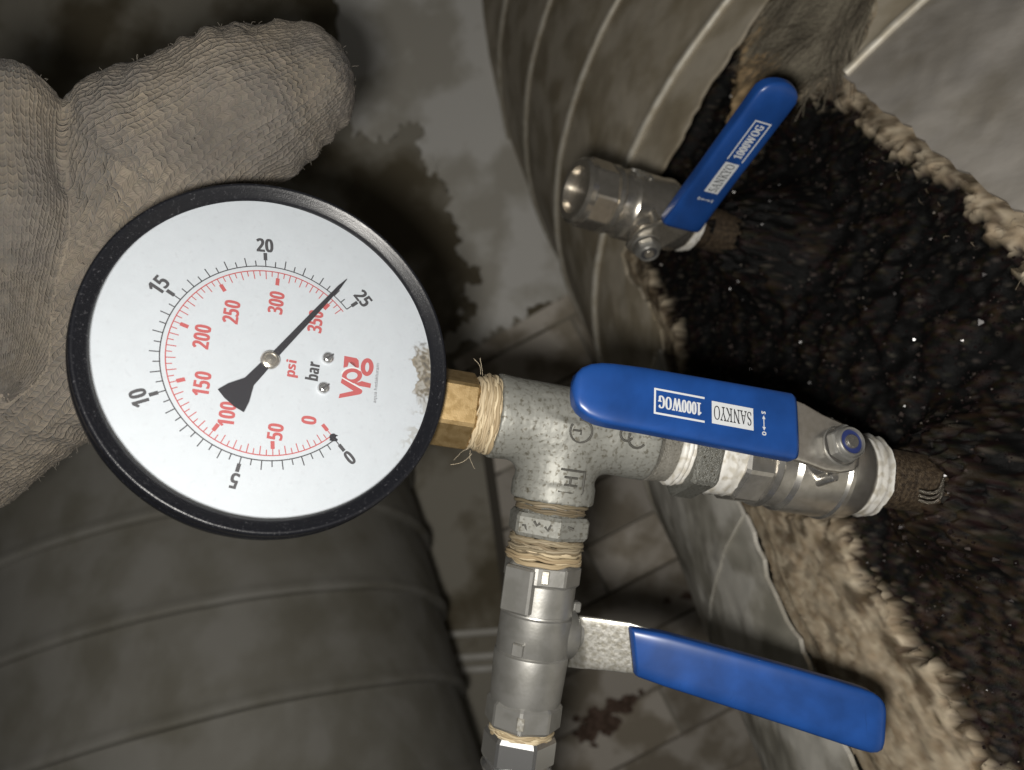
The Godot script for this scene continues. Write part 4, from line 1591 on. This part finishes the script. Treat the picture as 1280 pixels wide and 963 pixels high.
# ---------------------------------------------------------------- gauge
func build_gauge() -> void:
	var o := P(337.5, 451, 0.222)
	var nn := Vector3(0.54, 0.32, 1.0).normalized()
	var stem := (P(576, 506, 0.257) - o)
	stem = (stem - nn * stem.dot(nn)).normalized()
	var lx := stem                         # towards the stem (right in the picture)
	var ly := nn.cross(lx).normalized()    # up in the picture
	var t := thing("pressure_gauge", "round white pressure gauge in a black case, held by the gloved hand", "gauge", o)
	var fr := Transform3D(Basis(lx, ly, nn), o)
	var RD := 0.0486
	# face with grime at the stem side
	var img := Image.create(1024, 1024, false, Image.FORMAT_RGB8)
	for y in 1024:
		for x in 1024:
			var p := Vector2(x - 512, 512 - y) / 512.0
			var r := p.length()
			var n1 := nz.get_noise_2d(x * 1.4, y * 1.4)
			var n2 := nz.get_noise_2d(x * 7.0, y * 7.0 + 500)
			var n3 := nz.get_noise_2d(x * 22.0, y * 22.0)
			var c := Color(0.322, 0.348, 0.378) * (1.0 + 0.03 * n1 + 0.02 * n2)
			# grime near the rim
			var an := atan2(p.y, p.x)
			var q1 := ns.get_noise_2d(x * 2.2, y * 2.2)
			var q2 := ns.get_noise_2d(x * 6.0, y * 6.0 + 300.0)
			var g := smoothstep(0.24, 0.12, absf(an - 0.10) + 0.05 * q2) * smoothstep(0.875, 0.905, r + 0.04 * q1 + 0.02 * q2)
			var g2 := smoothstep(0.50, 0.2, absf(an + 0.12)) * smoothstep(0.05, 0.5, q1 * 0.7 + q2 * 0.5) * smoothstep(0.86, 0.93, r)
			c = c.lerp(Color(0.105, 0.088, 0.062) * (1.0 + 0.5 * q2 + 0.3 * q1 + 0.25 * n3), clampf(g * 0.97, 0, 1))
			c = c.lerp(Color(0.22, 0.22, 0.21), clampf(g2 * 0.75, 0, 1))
			var sp := smoothstep(0.62, 0.8, ns.get_noise_2d(x * 5.0 + 900.0, y * 5.0)) * 0.2
			c = c.lerp(Color(0.25, 0.26, 0.275), sp)
			img.set_pixel(x, y, c.linear_to_srgb())
	var face := StandardMaterial3D.new()
	face.albedo_texture = ImageTexture.create_from_image(img)
	face.roughness = 0.55
	var rows := []
	var uvs := PackedVector2Array()
	var mb := MB.new()
	for j in 3:
		var row := PackedVector3Array()
		for q in 129:
			var cs := Vector2.from_angle(TAU * q / 128) * (0.0001 + RD * (2 - j) / 2.0)
			row.append(fr * Vector3(cs.x, cs.y, 0))
			uvs.append(Vector2(0.5 + cs.x / RD / 2.0, 0.5 - cs.y / RD / 2.0))
		rows.append(row)
	mb.grid(rows)
	for q in mb.n.size():
		mb.n[q] = nn
	var dm := part("dial", mb, face, t)
	var arr := (dm.mesh as ArrayMesh).surface_get_arrays(0)
	arr[Mesh.ARRAY_TEX_UV] = uvs
	var am := ArrayMesh.new()
	am.add_surface_from_arrays(Mesh.PRIMITIVE_TRIANGLES, arr)
	am.surface_set_material(0, face)
	dm.mesh = am
	# case and bezel: the face lies sunk under an overhanging ring
	mb = MB.new()
	lathe(mb, fr, [Vector2(-0.023, 0.0), Vector2(-0.023, 0.040), Vector2(-0.020, 0.0445), Vector2(-0.001, 0.0455), Vector2(0.0, 0.0488), Vector2(0.0064, 0.0487)], 128)
	part("case", mb, M.black, t)
	mb = MB.new()
	lathe(mb, fr, [Vector2(0.0062, 0.0486), Vector2(0.0066, 0.0453), Vector2(0.0070, 0.0449), Vector2(0.0074, 0.0450), Vector2(0.0079, 0.0455), Vector2(0.0086, 0.0464), Vector2(0.0093, 0.0473), Vector2(0.0098, 0.0479), Vector2(0.0100, 0.0484), Vector2(0.0098, 0.0488), Vector2(0.0092, 0.0491), Vector2(0.0085, 0.0492), Vector2(0.0060, 0.0492), Vector2(0.0056, 0.0495), Vector2(0.0030, 0.0496), Vector2(0.0012, 0.0494), Vector2(0.0004, 0.0488)], 180, 50.0, 0.00012)
	part("bezel", mb, M.black, t)
	var gl := StandardMaterial3D.new()
	gl.albedo_color = Color(1, 1, 1, 0.02)
	gl.transparency = BaseMaterial3D.TRANSPARENCY_ALPHA
	gl.roughness = 0.06
	# ---- printed scales
	var sc := o
	var ra := 0.0282
	var dirv := func(bar: float) -> Vector3:
		var th := deg_to_rad(-46.0 - bar / 25.0 * 270.5)
		var ref := (P(430, 457, 0.25) - P(330, 457, 0.25))
		ref = (ref - nn * ref.dot(nn)).normalized()
		return ref.rotated(nn, th)
	mb = MB.new()
	var arc := []
	for k in 181:
		arc.append(sc + dirv.call(25.0 * k / 180.0) * ra)
	ribbon(mb, arc, nn, 0.00016, 5e-5)
	for k in 51:
		var d: Vector3 = dirv.call(k * 0.5)
		var ll: float = 0.0026 if k % 2 == 0 else 0.0017
		ribbon(mb, [sc + d * ra, sc + d * (ra + ll)], nn, 0.00016, 5e-5)
		if k % 10 == 0:
			ribbon(mb, [sc + d * (ra + 0.0019), sc + d * (ra + 0.0042)], nn, 0.00052, 6e-5)
	part("bar_scale", mb, M.print_dark, t)
	mb = MB.new()
	var rr := ra - 0.0014
	arc = []
	for k in 181:
		arc.append(sc + dirv.call(25.0 * k / 180.0) * rr)
	ribbon(mb, arc, nn, 0.00016, 5e-5)
	for k in 73:
		var d: Vector3 = dirv.call(k * 5.0 / 14.5038)
		var ll: float = 0.0025 if k % 2 == 0 else 0.0016
		ribbon(mb, [sc + d * rr, sc + d * (rr - ll)], nn, 0.00014, 5e-5)
		if k % 10 == 0:
			ribbon(mb, [sc + d * (rr - 0.0018), sc + d * (rr - 0.0040)], nn, 0.00054, 6e-5)
	part("psi_scale", mb, M.print_red, t)
	for k in 6:
		var d: Vector3 = dirv.call(k * 5.0)
		mb = MB.new()
		var tx := str(k * 5)
		letters(mb, tx, sc + d * (ra + 0.0066), -nn.cross(d), nn, 0.0042, (0.0020 if tx.length() == 1 else 0.0046))
		part("scale_number", mb, M.print_dark, t)
	var rd := {"0": [386, 525.5], "50": [344, 540], "100": [283.5, 518], "150": [252, 480], "200": [252, 421], "250": [289, 390], "300": [345, 378.5], "350": [394, 402]}
	for key in rd:
		mb = MB.new()
		letters(mb, key, cast(rd[key][0], rd[key][1], o, nn), ly, nn, 0.0042, 0.0022 * key.length())
		part("scale_number", mb, M.print_red, t)
	mb = MB.new()
	letters(mb, "psi", cast(365, 461, o, nn), ly.rotated(nn, -0.02), nn, 0.0038, 0.0048)
	part("unit_lettering", mb, M.print_red, t)
	mb = MB.new()
	letters(mb, "bar", cast(390.5, 464, o, nn), ly.rotated(nn, -0.02), nn, 0.0037, 0.0054)
	part("unit_lettering", mb, M.print_dark, t)
	mb = MB.new()
	letters(mb, "aqua hedakturam", cast(470.5, 479, o, nn), ly, nn, 0.0013, 0.0122, false, false)
	part("fine_lettering", mb, mat(lin(0.07, 0.07, 0.075), 0.6), t)
	# logo, laid out on the zoomed picture of it (9.63 px per px, origin 400, 420)
	mb = MB.new()
	var z := func(x: float, y: float) -> Vector3: return cast(400.0 + x / 9.63, 420.0 + y / 9.63, o, nn)
	for poly in [[[222, 752], [236, 700], [402, 664], [248, 566], [262, 512], [492, 640], [510, 665], [500, 692], [478, 706]], [[462, 560], [500, 545], [614, 576], [604, 628], [470, 604], [400, 566]], [[292, 242], [440, 270], [464, 300], [468, 380], [440, 392], [420, 372], [414, 330], [380, 312], [346, 318], [330, 345], [330, 372], [280, 386]]]:
		var pv := PackedVector2Array()
		for q in poly:
			var w: Vector3 = z.call(q[0], q[1]) - o
			pv.append(Vector2(w.dot(lx), w.dot(ly)))
		plate(mb, pv, fr, -0.0001, 7e-5)
	for ring in [[384, 482, 122, 92, 66, 44, -0.12], [566, 378, 78, 108, 24, 56, 0.06]]:
		var a0 := []
		var a1 := []
		for k in 40:
			var c1 := Vector2.from_angle(TAU * k / 40)
			var q0 := (c1 * Vector2(ring[2], ring[3])).rotated(ring[6]) + Vector2(ring[0], ring[1])
			var q1 := (c1 * Vector2(ring[4], ring[5])).rotated(ring[6]) + Vector2(ring[0], ring[1])
			a0.append(z.call(q0.x, q0.y) + nn * 8e-5)
			a1.append(z.call(q1.x, q1.y) + nn * 8e-5)
		for k in 40:
			mb.quad(a0[k], a0[(k + 1) % 40], a1[(k + 1) % 40], a1[k], nn, nn, nn, nn)
	part("red_logo", mb, M.print_red, t)
	# pale outlines where the letters of the logo overlap
	mb = MB.new()
	var lw := []
	for k in 15:
		var c1 := Vector2.from_angle(-2.9 + 2.2 * k / 14.0) * Vector2(130, 100) + Vector2(384, 484)
		lw.append(z.call(c1.x, c1.y))
	ribbon(mb, lw, nn, 0.00022, 1.2e-4)
	ribbon(mb, [z.call(262, 505), z.call(500, 640)], nn, 0.00018, 1.2e-4)
	part("logo_outline", mb, M.print_white, t)
	# screws
	for q in [[410, 447.5], [404.5, 485]]:
		var c: Vector3 = cast(q[0], q[1], o + nn * 0.0008, nn)
		mb = MB.new()
		lathe(mb, Transform3D(fr.basis, c), [Vector2(-0.001, 0.0017), Vector2(0.0001, 0.0017), Vector2(0.0006, 0.0014), Vector2(0.0008, 0.0009), Vector2(0.0005, 0.0007), Vector2(0.0005, 0)], 24)
		var s := part("screw", mb, M.chrome, t)
		mb = MB.new()
		box(mb, Transform3D(fr.basis.rotated(nn, 0.7), c + nn * 0.0006), Vector3(0.0016, 0.00022, 0.0003))
		part("screw_slot", mb, M.print_dark, s)
	# zero stop pin
	mb = MB.new()
	var zp: Vector3 = cast(415.5, 546.5, o, nn)
	lathe(mb, Transform3D(fr.basis, zp), [Vector2(0, 0.0009), Vector2(0.0008, 0.0008), Vector2(0.0009, 0)], 16)
	letters(mb, "S", zp + lx * 0.0004 - ly * 0.0002, lx, nn, 0.002, 0.0022)
	part("stop_pin", mb, M.needle, t)
	# pointer
	var hz := 0.0025
	var hub: Vector3 = cast(337.5, 450, o + nn * hz, nn)
	var tip: Vector3 = cast(433, 349.5, o + nn * hz, nn)
	var pd := (tip - hub).normalized()
	var ps := nn.cross(pd)
	var pl := (tip - hub).length()
	var pf := Transform3D(Basis(pd, ps, nn), hub)
	mb = MB.new()
	plate(mb, PackedVector2Array([Vector2(0, 0.0010), Vector2(pl * 0.5, 0.00078), Vector2(pl * 0.9, 0.00052), Vector2(pl, 0.0001), Vector2(pl, -0.0001), Vector2(pl * 0.9, -0.00052), Vector2(pl * 0.5, -0.00078), Vector2(0, -0.0010)]), pf, -0.00015, 0.0001)
	var t1 := cast(272, 487, hub, nn)
	var t2 := cast(304.5, 515.5, hub, nn)
	var fan := PackedVector2Array()
	for q in [hub + ps * 0.0012, hub + ps * 0.0014 - pd * 0.0045, t1.lerp(hub, 0.45) - (t1 - t2).normalized() * 0.0009, t1.lerp(hub, 0.18), t1, t1.lerp(t2, 0.3) - pd * 0.0005, t1.lerp(t2, 0.7) - pd * 0.0005, t2, t2.lerp(hub, 0.18), t2.lerp(hub, 0.45) + (t1 - t2).normalized() * 0.0009, hub - ps * 0.0014 - pd * 0.0045, hub - ps * 0.0012]:
		fan.append(Vector2((q - hub).dot(pd), (q - hub).dot(ps)))
	plate(mb, fan, pf, -0.0001, 0.00012)
	part("pointer", mb, M.needle, t)
	mb = MB.new()
	lathe(mb, Transform3D(fr.basis, hub), [Vector2(-0.0024, 0.0016), Vector2(-0.0006, 0.0026), Vector2(0.0002, 0.0026), Vector2(0.0006, 0.0023), Vector2(0.0008, 0.0018), Vector2(0.0006, 0.0015)], 40, 30.0)
	var hb := part("hub", mb, M.steel_old, t)
	mb = MB.new()
	lathe(mb, Transform3D(fr.basis, hub), [Vector2(0.0004, 0.0018), Vector2(0.0009, 0.0014), Vector2(0.0011, 0.0)], 24)
	part("spindle", mb, M.steel_old, hb)
	part("glass", mb_glass(fr, RD), gl, t)
	# stem: brass hexagon, hemp on the thread
	var so := P(576, 506, 0.2595)
	var sdir := (so - run_tee())
	sdir = run_dir() * -1.0
	var sf := frame(run_tee(), sdir, Vector3(0, 0, 1))
	mb = MB.new()
	nut(mb, sf, s_at(540), s_at(590), 0.0112, 6, 0.82, 0.0009)
	part("stem_hexagon", mb, M.brass, t, "brass hexagon of the gauge stem")
	mb = MB.new()
	lathe(mb, sf, [Vector2(s_at(588), 0.0098), Vector2(s_at(640), 0.0098)], 32)
	part("stem_thread", mb, M.brass, t)
	mb = MB.new()
	hemp(mb, sf, s_at(591), s_at(603), 0.0112, 22, 81)
	hemp(mb, sf, s_at(601), s_at(618), 0.0118, 28, 82)
	hairs(mb, sf * Vector3(0, 0, s_at(606)) + Vector3(-0.001, 0.0122, 0.004), 2, 0.006, 83, Vector3(-0.5, 0.9, 0))
	hairs(mb, sf * Vector3(0, 0, s_at(596)) + Vector3(-0.002, -0.0122, 0.004), 3, 0.008, 84, Vector3(-0.2, -0.9, 0))
	part("hemp_wrapping", mb, M.hemp, t)


func mb_glass(fr: Transform3D, rd: float) -> MB:
	var mb := MB.new()
	lathe(mb, fr, [Vector2(0.0064, rd - 0.0004), Vector2(0.00645, 0.0002)], 96)
	return mb


# ---------------------------------------------------------------- gloved hand
func build_glove() -> void:
	# bones: [from, to, radius, radius]
	var bones := [
		[P(110, 335, 0.302), P(198, 203, 0.301), 0.0285, 0.0322],
		[P(198, 203, 0.301), P(306, 136, 0.303), 0.0322, 0.0262],
		[P(306, 136, 0.303), P(374, 106, 0.308), 0.0262, 0.0215],
		[P(4, 150, 0.272), P(2, 260, 0.270), 0.0185, 0.0200],
		[P(2, 260, 0.270), P(-30, 420, 0.272), 0.0200, 0.0220],
		[P(120, 330, 0.300), P(20, 440, 0.296), 0.028, 0.033],
		[P(20, 440, 0.296), P(-190, 560, 0.300), 0.033, 0.040],
		[P(60, 470, 0.305), P(-60, 560, 0.300), 0.026, 0.028],
		[P(40, 400, 0.315), P(190, 400, 0.322), 0.018, 0.0145],
		[P(190, 400, 0.322), P(280, 420, 0.312), 0.0145, 0.0125],
		[P(40, 470, 0.315), P(180, 480, 0.324), 0.018, 0.0145],
		[P(180, 480, 0.324), P(265, 490, 0.314), 0.0145, 0.0125],
	]
	for b in bones:
		for k in 2:
			b[k] = b[k] * 0.86
			b[k + 2] *= 0.86
	var nb := bones.size()
	var A := PackedVector3Array()
	var V := PackedVector3Array()
	var IL := PackedFloat32Array()
	var R0 := PackedFloat32Array()
	var DR := PackedFloat32Array()
	for b in bones:
		A.append(b[0])
		V.append(b[1] - b[0])
		IL.append(1.0 / (b[1] - b[0]).length_squared())
		R0.append(b[2])
		DR.append(b[3] - b[2])
	var f := func(p: Vector3) -> float:
		var d := 1.0
		for k in nb:
			var w := p - A[k]
			var h := clampf(w.dot(V[k]) * IL[k], 0.0, 1.0)
			var e := (w - V[k] * h).length() - R0[k] - DR[k] * h
			var kk := 0.010 if k != 3 and k != 4 else 0.0035
			var m := maxf(kk - absf(d - e), 0.0) / kk
			d = minf(d, e) - m * m * kk * 0.25
		return d
	var t := thing("gloved_hand", "hand in a dirty grey knitted cotton glove, holding the gauge from behind", "hand", P(20, 440, 0.255))
	var lo := P(-60, 20, 0.30)
	lo = Vector3(-0.205, -0.073, -0.297)
	var hi := Vector3(-0.044, 0.128, -0.208)
	var net := nets(lo, hi, 0.0007, f)
	var verts: PackedVector3Array = net[0]
	var mb := MB.new()
	var e := 0.0004
	var ups := []
	for k in nb:
		var vd := V[k].normalized()
		var x := Vector3(0, 0, 1)
		x = (x - vd * x.dot(vd)).normalized()
		ups.append([vd, x, vd.cross(x)])
	var edge := []
	var uvs := PackedVector2Array()
	var fams := PackedInt32Array()
	var tip_dirt := P(441, 92, 0.265)
	for j in verts.size():
		var p := verts[j]
		# which bone, how far along, how far round
		var bk := 0
		var bd := 9.0
		for k in 8:
			var w := p - A[k]
			var h := clampf(w.dot(V[k]) * IL[k], 0.0, 1.0)
			var dd := (w - V[k] * h).length() - R0[k] - DR[k] * h
			if k == 3 or k == 4:
				dd -= 0.001
			if dd < bd:
				bd = dd
				bk = k
		var fam := 0 if bk < 3 else 3 if bk < 5 else 5
		var ub: Array = ups[1 if fam == 0 else fam]
		var o: Vector3 = A[fam]
		var w2: Vector3 = p - o
		var s: float = w2.dot(ub[0])
		var q: Vector3 = w2 - ub[0] * s
		if fam == 0:
			# measure round the finger's own line
			var c := A[bk] + V[bk] * clampf((p - A[bk]).dot(V[bk]) * IL[bk], 0.0, 1.0)
			q = p - c
		var ang := atan2(q.dot(ub[2]), q.dot(ub[1]))
		var wd := ang * 0.0235
		s += 0.0022 * nz.get_noise_3dv(p * 3500.0)
		wd += 0.0022 * nz.get_noise_3dv(p * 3500.0 + Vector3(90, 0, 0))
		# knit: wales run along the finger, two leaning legs to a stitch
		uvs.append(Vector2(wd / 0.0029 / 8.0, s / 0.0021 / 8.0))
		fams.append(fam)
		var wale := wd / 0.0031
		var xi := absf(wale - floorf(wale) - 0.5)
		var row := s / 0.0024 + xi * 1.0
		var g := row - floorf(row) - 0.5
		var leg := 1.0 - pow(absf(xi - 0.25) / 0.25, 2.0)
		var hgt := leg * (1.0 - 2.6 * g * g)
		var nse := nz.get_noise_3dv(p * 26000.0)
		hgt = hgt * (0.75 + 0.5 * nz.get_noise_3dv(p * 9000.0)) + 0.35 * nse
		var gr := Vector3(f.call(p + Vector3(e, 0, 0)) - f.call(p - Vector3(e, 0, 0)), f.call(p + Vector3(0, e, 0)) - f.call(p - Vector3(0, e, 0)), f.call(p + Vector3(0, 0, e)) - f.call(p - Vector3(0, 0, e))).normalized()
		var big := nz.get_noise_3dv(p * 2600.0)
		# slack folds across the finger
		var fold := sin(s * 620.0 + 5.0 * nz.get_noise_3dv(p * 1500.0) + ang * 1.3) * smoothstep(-0.1, 0.5, nz.get_noise_3dv(p * 1900.0 + Vector3(0, 40, 0)) + 0.15)
		mb.v.append(p + gr * (hgt * 0.0002 + 0.00035 * nse + 0.0020 * big + 0.0007 * fold))
		var dirt := nz.get_noise_3dv(p * 3200.0 + Vector3(70, 10, 0))
		var tone := Color(0.099, 0.086, 0.072).lerp(Color(0.132, 0.110, 0.083), clampf(0.35 + dirt * 1.5, 0, 1))
		tone = tone.lerp(Color(0.035, 0.026, 0.02), 0.85 * smoothstep(0.016, 0.003, p.distance_to(tip_dirt) + 0.006 * nse))
		mb.c.append(tone * (1.0 + 0.25 * nse + 0.2 * big))
		if rng.randf() < 0.012 and gr.z > -0.35:
			edge.append([p, gr])
	mb.i = net[1]
	mb.n = net_normals(mb.v, mb.i)
	# where two knit panels meet, or the measure round the finger starts again, no stitch is stretched across
	for k in range(0, mb.i.size(), 3):
		var i0 := mb.i[k]
		var i1 := mb.i[k + 1]
		var i2 := mb.i[k + 2]
		if fams[i0] != fams[i1] or fams[i0] != fams[i2] or uvs[i0].distance_to(uvs[i1]) > 0.25 or uvs[i0].distance_to(uvs[i2]) > 0.25:
			for e2 in 3:
				var src := mb.i[k + e2]
				mb.i[k + e2] = mb.v.size()
				mb.v.append(mb.v[src])
				mb.n.append(mb.n[src])
				mb.c.append(mb.c[src])
				uvs.append(uvs[i0] + Vector2(0.004, 0.003) * e2)
	var gm := part("knitted_glove", mb, M.knit, t)
	var arr := (gm.mesh as ArrayMesh).surface_get_arrays(0)
	arr[Mesh.ARRAY_TEX_UV] = uvs
	var am := ArrayMesh.new()
	am.add_surface_from_arrays(Mesh.PRIMITIVE_TRIANGLES, arr)
	am.surface_set_material(0, M.knit)
	gm.mesh = am
	# loose lint standing off the knit
	mb = MB.new()
	for k in edge.size():
		var p: Vector3 = edge[k][0]
		var gr: Vector3 = edge[k][1]
		var d := (gr * 0.8 + Vector3(rng.randf_range(-1, 1), rng.randf_range(-1, 1), rng.randf_range(-1, 1))).normalized()
		var pts := [p]
		for j in 3:
			p += d * rng.randf_range(0.0004, 0.0009)
			d = (d + Vector3(rng.randf_range(-1, 1), rng.randf_range(-1, 1), rng.randf_range(-1, 1)) * 0.7).normalized()
			pts.append(p)
		mb.col = Color(0.13, 0.115, 0.095)
		tube(mb, pts, 0.00007, 3, false)
	part("lint", mb, M.fibre, t, "", true)
	mb = MB.new()
	mb.col = Color(0.36, 0.28, 0.18)
	var lt := [P(172, 104, 0.262), P(160, 96, 0.258), P(154, 91, 0.257), P(149, 87, 0.257), P(146, 84, 0.257)]
	tube(mb, lt, [0.0009, 0.0012, 0.0013, 0.0013, 0.0008], 8)
	part("loose_thread", mb, M.fibre, t)
